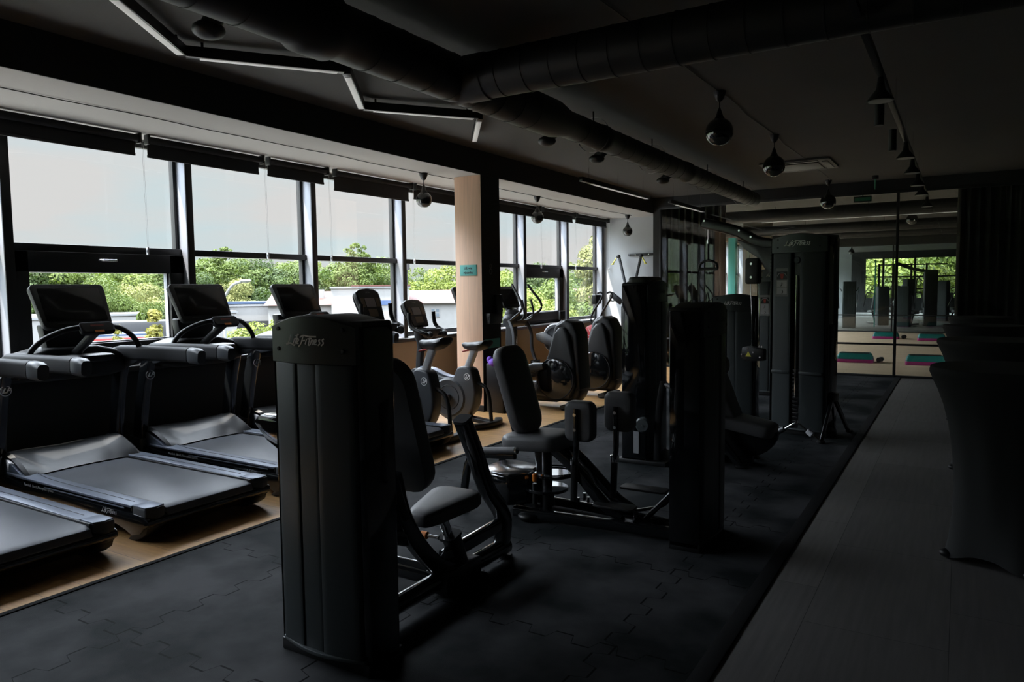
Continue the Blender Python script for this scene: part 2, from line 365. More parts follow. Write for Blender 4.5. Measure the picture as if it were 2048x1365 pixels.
# window sill and window bays
struct('trim_sill', MB().box(-6.80, -6.47, Y0, 14.5, .88, .93, .006), FRM)
struct('trim_sill_edge', MB().box(-6.80, -6.55, Y0, 14.5, .93, .936), MUL)
MY = [2.97 + 1.643 * k for k in range(-4, 8)]        # right edges of the mullions
def window(i, ya, yb, vent=False, x=XW, ztop=3.04):
    w = bpy.data.objects.new('window_%d' % i, None); C.objects.link(w); w['kind'] = 'structure'
    gx = x - .18
    f = MB()
    f.box(gx - .03, gx + .03, ya, yb, .93, 1.0, .004); f.box(gx - .03, gx + .07, ya, yb, 1.965, 2.03, .004)
    f.box(gx - .03, gx + .03, ya, yb, ztop - .06, ztop); f.box(gx - .03, gx + .03, ya, ya + .035, .93, ztop); f.box(gx - .03, gx + .03, yb - .035, yb, .93, ztop)
    obj('window_frame', f, FRM, w)
    if vent:
        s = MB(); e = .15
        s.box(gx - .02, gx + .09, ya, yb, 1.0, 1.0 + e, .006); s.box(gx - .02, gx + .09, ya, yb, 1.965 - e - .03, 1.965, .006)
        s.box(gx - .02, gx + .09, ya, ya + e, 1.0, 1.965, .006); s.box(gx - .02, gx + .09, yb - e, yb, 1.0, 1.965, .006)
        h = obj('sash', s, FRM, w)
        hb = MB(); yc = (ya + yb) / 2; hb.bar([(gx + .09, yc - .05, 1.9), (gx + .125, yc - .03, 1.9), (gx + .125, yc + .09, 1.9)], .022, .016, smooth=False)
        obj('window_handle', hb, CHR, h, label='chrome handle')
        s2 = MB(); s2.box(gx + .0, gx + .05, ya + e, ya + e + .012, 1.15, 1.8); s2.box(gx, gx + .05, yb - e - .012, yb - e, 1.15, 1.8); s2.box(gx, gx + .05, ya + e, yb - e, 1.15, 1.162)
        obj('glazing_bead', s2, MUL, h, label='pale glazing bead')
    p = MB(); p.box(gx - .004, gx + .004, ya, yb, 1.0, ztop - .06); obj('pane', p, WGL, w)
n = 0
for i in range(len(MY) - 1):
    if MY[i] > -1: n += 1; window(n, MY[i], MY[i + 1] - .065, vent=(i in (4, 9)))
struct('wall_left_upper', slab(-6.75, XW, Y0, MY[2] - .065, .88, 3.3), DARKW)
for k, y in enumerate(MY[2:]):
    m = struct('mullion', MB().box(XW - .21, XW - .012, y - .065, y, .93, ZB, .004), MUL); m['label'] = 'grey aluminium mullion'
    struct('mullion_shade_face', MB().box(XW - .012, XW + .004, y - .07, y + .004, .93, ZB, .003), FRM, m, label='inner face darkened for shade')  # shade on the mullion's inner face, put in as a black layer
SY = [14.8 + 1.643 * k for k in range(8)]
for i in range(7): window(n + 2 + i, SY[i], SY[i + 1] - .065)
for y in SY:
    m = struct('mullion', MB().box(XW - .21, XW, y - .065, y, .93, 3.1, .004), MUL); m['label'] = 'grey aluminium mullion'
for i, (xa, xb) in enumerate(((-4.6, -3.75), (-3.65, -2.2), (-2.1, -.1), (.25, 1.55), (1.65, 3.2))):
    w = bpy.data.objects.new('window_%d' % (n + 9 + i), None); C.objects.link(w); w['kind'] = 'structure'
    f = MB(); f.box(xa - .1, xa, 45.75, 46.05, .8, 3.0); f.box(xb, xb + .06, 45.75, 46.05, .8, 3.0); f.box(xa, xb, 45.8, 46, 1.95, 2.02); obj('window_frame', f, FRM, w)
    obj('pane', MB().box(xa, xb, 45.9, 45.905, .8, 3.0), WGL, w)
for k in range(10): struct('mullion', MB().box(-6.9, -6.68, 29 + k * 1.643, 29.06 + k * 1.643, .9, 3.04, .004), MUL, label=None)
struct('wall_above_studio_windows', slab(-6.8, XW, 14.7, YS, 3.04, 3.6), TAUPE)

# oak-clad pillar
t = thing('pillar', 'pale oak-clad square pillar between the bikes and the elliptical trainers', 'pillar', (-5.455, 8.05, 0)); t['kind'] = 'structure'
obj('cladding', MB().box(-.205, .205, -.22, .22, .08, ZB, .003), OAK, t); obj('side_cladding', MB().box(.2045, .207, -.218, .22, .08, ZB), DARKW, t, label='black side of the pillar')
obj('plinth', MB().box(-.21, .21, -.225, .225, 0, .08, .003), FRM, t, label='black plinth')
def sign(loc, rz, w, h, lines, label):
    s = thing('wall_sign', label, 'sign', loc, rz); obj('sign_board', MB().box(-w / 2, w / 2, -.008, 0, -h / 2, h / 2, .002), TEAL, s)
    for k, l in enumerate(lines): text(l, h * .30, FRM, s, rot(90, t=(0, -.009, h * (.2 - .42 * k))), 'sign_lettering', bold=.001)
    return s
sign((-5.455, 7.829, 1.84), 0, .26, .14, ['Używaj', 'ręcznika'], 'small teal sign with two lines of black lettering on the oak pillar')
sign((-5.249, 8.05, .88), 90, .36, .12, [], 'teal strip on the shaded side of the oak pillar')
t = thing('phone_holder', 'black wall dispenser with two round knobs on the dark side of the pillar', 'dispenser', (-5.25, 8.05, 1.22))
obj('casing', MB().box(0, .09, -.17, .12, -.08, .06, .01), BLK, t)
for z in (-.045, .03): obj('knob', MB().cyl((.07, -.15, z), .014, .05, 'y', 12), SILV, t)
obj('bracket', MB().box(0, .05, .06, .2, -.02, .30, .008), BLK, t)
t = thing('number_plate', 'grey figure eight emblem on the shaded side of the pillar', 'emblem', (-5.249, 8.04, 1.86), 90)
b = MB()
for z, r in ((.034, .03), (-.036, .04)): b.lathe([(r, -.002), (r, .002), (r * .62, .002), (r * .62, -.002), (r, -.002)], (0, -.002, z), 'y', 24)
obj('emblem_rings', b, DIM, t)

# ---- glass partition at YG and second one at YS
def partition(name, y, xs, x0, x1, ztop, label):
    w = bpy.data.objects.new(name, None); C.objects.link(w); w['kind'] = 'structure'; w['label'] = label
    for k in range(len(xs) - 1):
        obj('glass_pane', MB().box(xs[k] + .004, xs[k + 1] - .004, y - .005, y + .005, .03, ztop), PGL, w)
    for k, x in enumerate(xs): obj('post', MB().box(x - .022, x + .022, y - .03, y + .03, 0, ztop, .004), FRM, w)
    obj('bottom_rail', MB().box(x0, x1, y - .025, y + .025, 0, .035, .004), FRM, w)
    obj('top_rail', MB().box(x0, x1, y - .04, y + .04, ztop, ztop + .06, .004), FRM, w)
    obj('cross_rail', MB().box(x0, x1, y - .012, y + .012, .545, .58, .003), FRM, w)
    return w
partition('wall_glass_near', YG, [-5.1, -.93, 1.2, 3.5], -5.2, 3.5, 3.12, 'clear glass partition with black frame')
struct('wall_glass_header', slab(-5.25, 3.6, YG - .05, YG + .1, 3.17, 3.5), DARKW)
struct('trim_bay_column', slab(-5.25, -5.1, YG - .02, 14.7, 0, 3.35), DARKW)
partition('wall_glass_far', YS, [-6.5, -3.9, -1.9, .1, 2.1, 5.9], -6.6, 6, 2.85, 'far glass partition with black frame')
struct('wall_glass_far_header', slab(-6.6, 6, YS - .05, YS + .1, 2.9, 3.5), DARKW)
tp = struct('studio_pane_standin', MB().box(-5.38, -5.19, 20.0, 20.2, 0, 2.88, .004), TEAL); tp['label'] = 'teal upright standing in for a bright window pane in the studio'  # added upright; its teal stands in for daylight in a glimpsed window
struct('wall_studio_side', MB().box(-5.14, -4.4, 20.6, 20.8, 0, 3.45), TAUPE)

# curtains behind the partition
def curtain(loc, w, h, label, rz=0, group=None):
    b = MB(); n = int(w * 60); pts = []
    for i in range(n + 1):
        x = -w / 2 + w * i / n; pts.append((x, .045 * math.sin(x * 46) + .02 * math.sin(x * 17 + 1)))
    for z0, z1 in ((-h, 0),):
        A = [b.bm.verts.new((x, y, z1)) for x, y in pts]; B = [b.bm.verts.new((x, y * 1.15, z0)) for x, y in pts]
        A2 = [b.bm.verts.new((x, y + .006, z1)) for x, y in pts]; B2 = [b.bm.verts.new((x, y * 1.15 + .006, z0)) for x, y in pts]
        for i in range(n):
            b.bm.faces.new((A[i], A[i + 1], B[i + 1], B[i])); b.bm.faces.new((A2[i], B2[i], B2[i + 1], A2[i + 1]))
    o = obj('curtain', b, CURT); o.location = loc; o.rotation_euler = (0, 0, math.radians(rz)); tag(o, label, 'curtain', group); return o
curtain((-4.47, YG + .22, 3.4), 1.17, 3.35, 'gathered dark curtain behind the left end of the glass partition')
curtain((.55, YG + .22, 3.4), 1.25, 3.35, 'long dark curtain behind the glass partition, right of the walkway')
curtain((2.4, YG + .22, 3.4), 1.6, 3.35, 'long dark curtain at the right end of the glass partition')

# ---- roller blinds
def blind(y0, y1, zb, label, cord=True):
    t = thing('roller_blind', label, 'blind', (-6.42, (y0 + y1) / 2, ZB), 0, 'roller blinds above the windows'); w = (y1 - y0) / 2
    obj('roller', MB().cyl((0, 0, -.045), .033, 2 * w, 'y', 16), BLIND, t)
    obj('blind_cloth', MB().box(-.034, -.03, -w + .02, w - .02, zb - ZB + .02, -.04), BLIND, t)
    obj('bottom_bar', MB().box(-.042, -.022, -w + .02, w - .02, zb - ZB, zb - ZB + .025, .003), BLIND, t)
    for s in (-1, 1): obj('blind_bracket', MB().box(-.03, .04, s * w - .01, s * w + .01, -.09, 0, .003), FRM, t)
    if cord:
        c = MB()
        for dx in (0, .018): c.tube([(dx, w + .03, -.05), (dx + .004, w + .035, -1.05)], .0011, 5, smooth=False)
        obj('pull_cord', c, WHITE, t, label='white pull cord'); obj('cord_weight', MB().box(-.004, .022, w + .025, w + .04, -1.10, -1.05, .004).box(-.005, .02, w + .025, w + .04, -1.08, -1.03), WHITE, t, label='white cord tensioner')
    return t
for y0, y1, zb, l, c in ((.2, 2.72, 2.85, 'partly seen dark roller blind at the left edge of the photo', 0), (2.80, 4.0, 2.85, 'rolled-up dark blind above the leftmost full window', 1),
                   (4.08, 5.38, 2.85, 'rolled-up dark blind above the second window from the left', 1), (5.46, 6.32, 2.85, 'short dark blind left of the third mullion', 1),
                   (6.45, 7.88, 2.80, 'dark blind hanging lower, left of the oak pillar', 1), (7.95, 9.9, 2.84, 'dark blind running behind the oak pillar', 0), (9.98, 11.46, 2.85, 'dark blind just right of the oak pillar', 1),
                   (11.56, 12.83, 2.85, 'dark blind above the right-hand vent window', 1), (12.92, 14.42, 2.86, 'dark blind nearest the grey end wall', 1)):
    blind(y0, y1, zb, l, c)

# ---- ducts
b = MB(); P = [(-3.9, .165), (2.9, .165), (2.95, .19), (3.15, .19), (3.2, .165), (5.9, .165), (6.15, .125), (6.9, .125), (6.92, .135), (7.0, .135), (7.02, .125), (9.6, .125), (9.62, .135), (9.7, .135), (9.72, .125), (13.4, .125), (13.42, .11), (13.42, 0)]
prof = [(0, -3.9)]
for (y, r), (y2, r2) in zip(P, P[1:]):
    prof.append((r, y))
    k = int((y2 - y) / .28)
    for i in range(1, k): prof += [(r, y + .28 * i - .005), (r + .004, y + .28 * i - .004), (r + .004, y + .28 * i + .004), (r, y + .28 * i + .005)]
prof.append((0, 13.42))
b.lathe(prof, (-3.17, 0, 3.12), 'y', 28)
t = thing('air_duct', 'long black round air duct running under the ceiling along the room', 'duct', (-3.17, 4, 3.35)); o = obj('duct_run', b, DUCT, t); o.location = (3.17, -4, -3.35)
b = MB(); prof = [(0, -.05), (.165, -.05)]
x = 0
while x < 6.4: prof += [(.158, x), (.158, x + .19), (.162, x + .191), (.162, x + .199), (.158, x + .20)]; x += .21
prof += [(0, 6.4)]; b.lathe(prof, (0, .45, -.24), 'x', 28)
bt = obj('duct_branch', b, DUCT, t)
b = MB(); b.lathe([(.166, -.1), (.166, .08)], (.2, .45, -.24), 'x', 28); obj('duct_collar', b, DUCT, t)
for y in (6.77, 8.4, 10.63, 12.68, 2.0, 4.7):
    obj('duct_hanger', MB().cyl((.0, y - 4, -.07), .008, .14, 'z', 8).lathe([(.172, -.012), (.172, .012)], (0, y - 4, -.23), 'y', 24), SAT, t)
for x, y, l in ((-3.36, 6.15, 'round black air nozzle under the duct above the elliptical trainers'), (-3.38, 7.3, 'small round black air nozzle under the middle of the duct'), (-3.36, 9.3, 'farthest round black air nozzle under the duct'), (-3.42, 2.55, 'large round black air nozzle at the top edge of the photo')):
    t = thing('air_nozzle', l, 'air nozzle', (x, y, 3.0)); obj('nozzle_cap', MB().ball((0, 0, -.02), .085, 20, (1, 1, .55)), DUCT, t)
    obj('nozzle_neck', MB().tube([(.0, 0, -.01), (.09, 0, .06)], .05, 12, smooth=False), DUCT, t)
for y, z in ((16.5, 3.1), (20.5, 3.05), (24.0, 3.1)):
    b = MB().cyl((0, y, z), .13, 10, 'x', 20); o = obj('air_duct', b, DUCT); o.location = (-.6, 0, 0)
    tag(o, {16.5: 'cross duct nearest the glass inside the studio', 20.5: 'middle cross duct inside the studio', 24.0: 'farthest cross duct inside the studio'}[y], 'duct')
for y in (18.2, 22.2):
    t = thing('linear_light', 'straight linear lamp above the studio floor, ' + ('nearer one' if y < 20 else 'farther one'), 'lamp', (-1.8, y, 3.1)); obj('housing', MB().box(-2.4, 2.6, -.04, .04, 0, .07, .004), SAT, t); obj('diffuser', MB().box(-2.3, 2.5, -.03, .03, -.006, 0), DIFF, t)
    for x in (-2, 0, 2.2): obj('hanger', MB().cyl((x, 0, .21), .005, .30, 'z', 6), SAT, t)

# ---- zigzag linear lights
Z = [(-4.02, 2.35), (-4.67, 3.27), (-4.01, 4.18), (-4.70, 5.09), (-4.02, 6.0), (-4.70, 6.9)]
zl = ['first leg of the zigzag ceiling lamp, cut by the top edge of the photo', 'second leg of the zigzag ceiling lamp, long and shallow', 'third leg of the zigzag ceiling lamp, short and steep',
      'fourth leg of the zigzag ceiling lamp', 'last short leg of the zigzag ceiling lamp above the pillar']
def linear(p, q, label, z=3.24, group='zigzag linear lamps'):
    p, q = Vector((*p, z)), Vector((*q, z)); c = (p + q) / 2; L = (q - p).length; a = math.degrees(math.atan2(q.y - p.y, q.x - p.x))
    t = thing('linear_lamp', label, 'lamp', c, a, group); w = L / 2 - .015
    obj('housing', MB().box(-w, w, -.032, .032, -.0, .075, .004), SAT, t); obj('diffuser', MB().box(-w + .09, w - .05, -.025, .025, -.006, .001, .002), DIFF, t, label='white diffuser of an unlit lamp, faint glow added')
    for s in (-1, 1): obj('hanger', MB().cyl((s * w * .8, 0, .093), .01, .04, 'z', 8), SAT, t)
for (p, q), l in zip(zip(Z, Z[1:]), zl): linear(p, q, l)
for (p, q), l in ((((-4.28, 8.75), (-4.28, 11.2)), 'straight linear lamp on thin wires right of the pillar'), (((-4.18, 11.9), (-4.18, 13.8)), 'straight linear lamp on thin wires nearest the curtain')):
    t = thing('wire_hung_lamp', l, 'lamp', (p[0], (p[1] + q[1]) / 2, 2.99), 90, 'wire-hung linear lamps'); w = (q[1] - p[1]) / 2
    obj('housing', MB().box(-w, w, -.03, .03, 0, .06, .004), SAT, t); obj('diffuser', MB().box(-w + .35, w - .1, -.024, .024, -.005, .001), DIFF, t)
    for s in (-.8, 0, .8): obj('wire', MB().cyl((s * w, 0, .20), .003, .30, 'z', 6), CHR, t)

# ---- ball lamps
def ball_lamp(x, y, zc, label, r=.125, drop=.36):
    t = thing('ball_pendant_lamp', label, 'lamp', (x, y, zc), 0, 'ball pendant lamps')
    obj('ceiling_rose', MB().lathe([(0, 0), (.055, 0), (.05, -.03), (.03, -.075), (.012, -.09)], (0, 0, 0), 'z', 20), BLK, t)
    c = -drop
    obj('flex', MB().cyl((0, 0, (-.08 + c + r + .05) / 2), .005, abs(c + r + .05 + .08), 'z', 8), BLK, t)
    obj('lamp_cap', MB().lathe([(.008, c + r + .09), (.02, c + r + .06), (.035, c + r + .01), (.06, c + r * .8)], (0, 0, 0), 'z', 20), BLK, t)
    prof = [(r * math.sin(a), c + r * math.cos(a)) for a in [PI * (.08 + .60 * i / 12) for i in range(13)]]
    obj('lamp_globe', MB().lathe(prof, (0, 0, 0), 'z', 28), GLB, t)
    prof = [(r * .985 * math.sin(a), c + r * .985 * math.cos(a)) for a in [PI * (.68 + .32 * i / 8) for i in range(9)]]
    obj('lamp_bowl', MB().lathe(prof, (0, 0, 0), 'z', 28), mat('smoked_bowl', (.05, .052, .05), .15), t, label='smoked lower bowl')
    return t
ball_lamp(-5.76, 7.32, ZB, 'black ball lamp hanging in front of the window just left of the oak pillar', .10, .33)
ball_lamp(-5.76, 10.2, ZB, 'black ball lamp half hidden behind the oak pillar', .10, .33)
ball_lamp(-5.76, 13.9, ZB, 'black ball lamp hanging before the grey end wall', .10, .33)
ball_lamp(-1.9, 6.73, ZC, 'largest black ball lamp in the dark middle of the ceiling'); ball_lamp(-1.9, 9.01, ZC, 'black ball lamp hanging beside the ceiling air-conditioning cassette')
ball_lamp(-1.94, 13.4, ZC, 'black ball lamp hanging just before the glass partition'); ball_lamp(-1.0, 19.5, 3.45, 'black ball lamp inside the studio behind the glass'); ball_lamp(-4.2, 36, 3.4, 'far ball lamp before the pale wall beyond the studio')
def cable(name, pts, label, r=.004):
    o = obj(name, MB().tube(pts, r, 6, k=4), BLK); tag(o, label, 'cable'); return o
cable('ceiling_cable', [(-5.74 + .012 * math.sin(k * 1.7), -3 + k * .55, ZB - .006 - .004 * (k % 2)) for k in range(32)], 'thin black cable clipped along the pale window bay soffit')
cable('ceiling_cable', [(-1.9 + .015 * math.sin(k * 2.1), 1.0 + k * .62, ZC - .008) for k in range(21)], 'thin black cable along the dark ceiling joining the ball lamps', .004)

# ---- track with spotlights at the right
t = thing('lighting_track', 'black lighting track with spot heads above the walkway', 'track light', (-.5, 9, 3.02))
obj('track_rail', MB().box(-.02, .02, -5.2, 5.0, -.02, .02, .003), SAT, t)
for y in (-4.5, -1.9, -.6, .7, 2.1, 3.4): obj('track_wire', MB().cyl((-.01, y, .17), .003, .30, 'z', 6), CHR, t)
for y in (-3.35, -.66, .5, 1.75, 2.9, 4.75):
    o = obj('spot_head', MB().lathe([(.02, -.02), (.03, -.10), (.085, -.17), (.085, -.178), (0, -.174)], (0, y, 0), 'z', 24), BLK, t)
    obj('spot_lens', MB().lathe([(0, -.180), (.075, -.180)], (0, y, 0), 'z', 24), mat('spot_lens', (.30, .30, .31), .4), o, label='pale lens')
for y in (-2.5, -1.2): obj('cylinder_spot', MB().cyl((-.08, y, -.08), .035, .2, 'z', 16, .004), BLK, t)
t = thing('ceiling_cassette', 'square four-way air-conditioning cassette in the ceiling', 'air conditioner', (-2.05, 11.4, ZC))
obj('cassette_frame', MB().prism(rrect(.95, .95, .05), -.03, 0, 'z', .004), mat('cassette_plastic', (.10, .10, .098), .5), t)
obj('cassette_grille', MB().box(-.3, .3, -.3, .3, -.045, -.03, .004), BLK, t)
for k in range(4): o = obj('cassette_louvre', MB().box(-.32, .32, .35, .43, -.04, -.03, .003), BLK, t); o.rotation_euler = (0, 0, k * PI / 2)
t = thing('exit_sign', 'small dim green exit sign hanging before the glass partition', 'exit sign', (-1.46, 13.85, 3.04)); obj('sign_housing', MB().box(-.14, .14, -.02, .02, -.05, .05, .004), BLK, t)
obj('sign_face', MB().box(-.12, .12, -.022, -.02, -.03, .03), mat('exit_green', (.03, .16, .10), .4), t)
obj('sign_hanger', MB().cyl((0, 0, .18), .006, .28, 'z', 6), SAT, t)
t = thing('camera_dome', 'small green-lit sensor hanging from the ceiling near the partition', 'sensor', (-1.22, 13.3, 3.35)); obj('dome_base', MB().cyl((0, 0, -.03), .05, .06, 'z', 16, .004), BLK, t); obj('dome_stalk', MB().cyl((0, 0, -.14), .012, .16, 'z', 10), mat('exit_green', (0, 0, 0)), t)

# ---- bar tables at the right
def bar_table(x, y, label, r=.40, h=1.11, rz=20):
    t = thing('bar_table', label, 'table', (x, y, 0), rz, 'covered bar tables'); b = MB(); n = 64; rings = []
    zs = [1.0, .985, .97, .955, .93, .88, .8, .7, .6, .48, .35, .22, .1, .035, .0]
    rs = [1.0, 1.01, 1.01, .99, .965, .90, .82, .75, .705, .675, .67, .69, .735, .77, .79]
    for z, k in zip(zs, rs):
        ring = []
        for j in range(n):
            a = 2 * PI * j / n; lob = max(0, (.5 - z)) * 2
            q = abs(math.cos(2 * a)) ** 3
            rr = r * k * (1 - .22 * lob * (1 - q)) + .006 * math.sin(a * 11 + z * 3) * (1 - abs(2 * z - 1)) * .5
            zz = z * h + (.05 * (1 - q) if z < .05 else 0)
            ring.append(b.bm.verts.new((rr * math.cos(a), rr * math.sin(a), zz + .004)))
        rings.append(ring)
    for i in range(len(rings) - 1):
        for j in range(n): b.bm.faces.new((rings[i][j], rings[i + 1][j], rings[i + 1][(j + 1) % n], rings[i][(j + 1) % n]))
    obj('stretch_cover', b, CLOTH, t, sharp=80); obj('tabletop', MB().cyl((0, 0, h + .002), r * .985, .012, 'z', 56, .004), CLOTH, t)
    for j in range(4):
        a = PI / 2 * j; obj('foot_pocket', MB().ball((r * .76 * math.cos(a), r * .76 * math.sin(a), .025), .035, 10, (1.2, 1.2, .7)), BLK, t)
    return t
bar_table(.26, 4.98, 'nearest round bar table under a black stretch cover')
bar_table(.24, 7.40, 'second bar table in the row, black cover, just behind the nearest', rz=35); bar_table(.24, 9.85, 'third black-covered bar table in the row', rz=10); bar_table(.26, 12.3, 'farthest black-covered bar table, closest to the glass partition', rz=35)

# ---- studio: step platforms and dumbbells
def step(x, y, rz, label):
    t = thing('step_platform', label, 'step platform', (x, y, 0), rz, 'step platforms')
    obj('riser', MB().prism(rrect(.70, .42, .05), 0, .07, 'z', .008), MAG, t, label='magenta riser')
    b = MB(); b.sweep([(0, 0, .07), (0, 0, .10), (0, 0, .165), (0, 0, .185)], rrect(.70, .42, .05), up=(0, 1, 0), scale=[.98, .97, .88, .82]); obj('platform', b, TEALP, t, label='teal platform')
    obj('top_mat', MB().prism(rrect(.54, .31, .03), .185, .191, 'z', .002), BLK, t); text('STEP', .03, DWHT, t, rot(70, t=(-.15, -.195, .12)), 'lettering', shear=.3)
    return t
step(-1.82, 16.5, 3, 'teal and magenta step platform nearest the front, left of the partition post'); step(-.55, 16.45, 3, 'teal and magenta step platform seen through the right pane, behind the bar tables')
step(-1.82, 23.9, 3, 'small-looking step platform far back, left of the partition post'); step(-.65, 23.5, 3, 'far step platform seen through the right pane')
for x, y, l in ((-1.36, 16.6, 'dumbbell lying beside the nearest step platform'), (-1.36, 24.0, 'dumbbell lying beside the far left step platform')):
    t = thing('dumbbell', l, 'dumbbell', (x, y, .055), 80); obj('grip', MB().cyl((0, 0, 0), .014, .2, 'x', 10), CHR, t)
    for s in (-1, 1): obj('weight_head', MB().cyl((s * .08, 0, 0), .052, .07, 'x', 6, .006), DGREY, t)
# ------------------------------------------------------------------ cardio machines (front towards the windows, -x)
def make_treadmill(label):
    t = thing('treadmill', label, 'treadmill', (0, 0, 0), 0, 'treadmills in a row before the windows')
    base = [(-1.02, .05), (-1.05, .16), (-1.02, .24), (-.6, .20), (.9, .185), (1.0, .18), (1.045, .16), (1.05, .12), (1.0, .10), (.95, .055), (.86, .035), (.80, .06), (.70, .085), (-.5, .07), (-.85, .03)]
    obj('base_frame', MB().prism(base, -.485, .485, 'y', .012), GLB, t)
    bl = MB(); bp = [(-.72, .222), (.97, .222), (1.02, .205), (1.04, .165), (1.02, .125), (.97, .11), (-.72, .11)]
    bl.prism(bp, -.335, .335, 'y', .004); obj('running_belt', bl, BELT, t)
    for s in (-1, 1):
        a, c = sorted((s * .350, s * .478))
        r = MB().prism([(-.80, a + .01), (-.62, a), (.86, a), (.86, c), (-.55, c), (-.80, c - s * .05 if s > 0 else c)], .222, .240, 'z', .005)
        o = obj('side_rail', r, RAIL, t, label='blue-grey foot rail'); o.rotation_euler = (0, .008, 0)
        obj('rail_seam', MB().box(.862, .868, a, c, .205, .236), BLK, o)
        obj('rail_line', MB().tube([(-.55, s * .36, .2415), (-.30, s * .40, .2415), (.1, s * .412, .2415), (.8, s * .414, .2415)], .0018, 5), SILV, o)
        obj('rear_cap', MB().prism([(.87, a), (1.015, a), (1.045, a + (c - a) * .5), (1.03, c), (.87, c)], .10, .232, 'z', .014), DGREY if s < 0 else DGREY, t)
        obj('rear_cap_top', MB().prism([(.875, a + .004), (1.01, a + .004), (1.035, a + (c - a) * .5), (1.02, c - .004), (.875, c - .004)], .225, .237, 'z', .004), RAIL, t)
        obj('belt_guard', MB().box(-.7, 1.0, s * .343 - .006, s * .343 + .006, .20, .232, .002), BLK, t)
        # rear foot
        obj('rear_foot', MB().prism([(.72, .10), (1.02, .10), (1.0, .06), (.93, .02), (.86, .0), (.80, .0), (.84, .04), (.78, .05)], *sorted((s * .36, s * .47)), axis='y', bev=.006), BLK, t)
        obj('levelling_foot', MB().cyl((-.8, s * .38, .02), .035, .04, 'z', 14, .004), BLK, t)
        # upright with boot
        up = MB().bar([(-.94, s * .465, .16), (-.90, s * .465, .45), (-.83, s * .46, .78), (-.75, s * .455, 1.02)], .075, .13, up=(1, 0, 0))
        obj('upright', up, GLB, t)
        obj('upright_boot', MB().bar([(-.96, s * .47, .10), (-.935, s * .468, .30)], .10, .175, smooth=False, up=(1, 0, 0)), DGREY, t)
        # handrail
        hr = MB().sweep([Vector(p) for p in ((-.88, s * .40, 1.06), (-.70, s * .43, 1.095), (-.4, s * .44, 1.10), (.0, s * .44, 1.105), (.22, s * .44, 1.105))], rrect(.085, .125, .03, 4)[:], scale=[.8, 1, 1, .98, .95])
        obj('handrail', hr, GREY, t, label='grey moulded side arm')
        obj('handrail_cap', MB().sweep([Vector((.222, s * .44, 1.105)), Vector((.235, s * .44, 1.105)), Vector((.32, s * .44, 1.10)), Vector((.36, s * .44, 1.095))], rrect(.088, .125, .035, 5), scale=[.82, 1, 1, .82]), DGREY, t)
        obj('handrail_bracket', MB().prism([(-.9, 1.07), (-.42, 1.05), (-.52, 1.0), (-.66, .975), (-.9, .975)], *sorted((s * .405, s * .47)), axis='y', bev=.012), DGREY, t)
        for k in range(2): obj('bolt', MB().cyl((-.71 + k * .035, s * .405 - s * .012, .995), .009, .02, 'y', 10, .002), CHR, t)
    # motor cover with a hollowed middle
    b = MB(); ny, nx = 36, 12; g = []
    prof = [(-.575, .232), (-.60, .245), (-.66, .275), (-.74, .31), (-.82, .35), (-.90, .375), (-.97, .38), (-1.02, .365), (-1.055, .31), (-1.06, .2)]
    for j in range(ny + 1):
        y = -.45 + .9 * j / ny; e = abs(y) / .45
        lob = max(0, (e - .62) / .38); row = []
        for i, (x, z) in enumerate(prof):
            dx = -.06 * (1 - e * e) * (1 - i / 9) * 1.0 + .02 * lob
            zz = z + .035 * lob * math.sin(PI * min(1, i / 6)) - .02 * (1 - e) * math.sin(PI * i / 9)
            if e > .95: zz -= .03
            row.append(b.bm.verts.new((x + dx + .05, y, zz)))
        g.append(row)
    for j in range(ny):
        for i in range(len(prof) - 1): b.bm.faces.new((g[j][i], g[j + 1][i], g[j + 1][i + 1], g[j][i + 1]))
    mc = obj('motor_cover', b, SILV, t, label='silver hollowed motor cover')
    for s in (-1, 1):
        obj('cover_end', MB().prism([(-.56, .225), (-.70, .29), (-.82, .34), (-.97, .375), (-1.03, .34), (-1.03, .2)], *sorted((s * .40, s * .455)), axis='y', bev=.012), RAIL, mc)
    # console mast and screen
    obj('console_body', MB().prism([(-.43, .95), (-.41, 1.08), (-.34, 1.14), (-.18, 1.18), (.18, 1.18), (.34, 1.14), (.41, 1.08), (.43, .95), (.25, .92), (-.25, .92)], -.92, -.62, 'x', .03, seg=3), BLK, t)
    obj('console_neck', MB().prism([(-.16, 1.12), (-.20, 1.36), (.20, 1.36), (.16, 1.12)], -.80, -.70, 'x', .02), BLK, t)
    obj('stop_tray', MB().box(-.62, -.42, -.22, .22, 1.06, 1.12, .03), BLK, t)
    Ms = rot(90, 0, 90, (-.62, 0, 1.50)) @ rot(-27)
    obj('screen_housing', MB().prism([(x * (1 + .05 * (y / .19)), y) for x, y in rrect(.55, .38, .045, 6)], -.03, .018, 'z', .008, Ms), BLK, t)
    sc_ = obj('screen', MB().prism([(x, y + .01) for x, y in rrect(.47, .29, .012, 3)], .018, .0205, 'z', .001, Ms), SCRN, t, label='dark glossy screen')
    obj('screen_bezel_line', MB().box(-.16, .16, -.155, -.152, .018, .021, M=Ms), DIM, sc_)
    script_logo(.018, DIM, t, Ms @ Matrix.Translation((0, .168, .019)))
    obj('screen_back', MB().prism([(x * .9, y * .9) for x, y in rrect(.52, .34, .045, 6)], -.055, -.03, 'z', .01, Ms), GREY, t)
    # front grip arc with small keypad
    for s in (-1, 1):
        obj('front_grip', MB().tube([(-.44, s * .43, 1.12), (-.43, s * .405, 1.19), (-.40, s * .33, 1.265), (-.34, s * .21, 1.325), (-.30, s * .10, 1.345)], .021, 12), BLK, t)
    Mk = rot(90, 0, 90, (-.285, 0, 1.335)) @ rot(-38)
    k = obj('keypad', MB().prism(rrect(.26, .105, .03, 5), -.025, .012, 'z', .006, Mk), GREY, t)
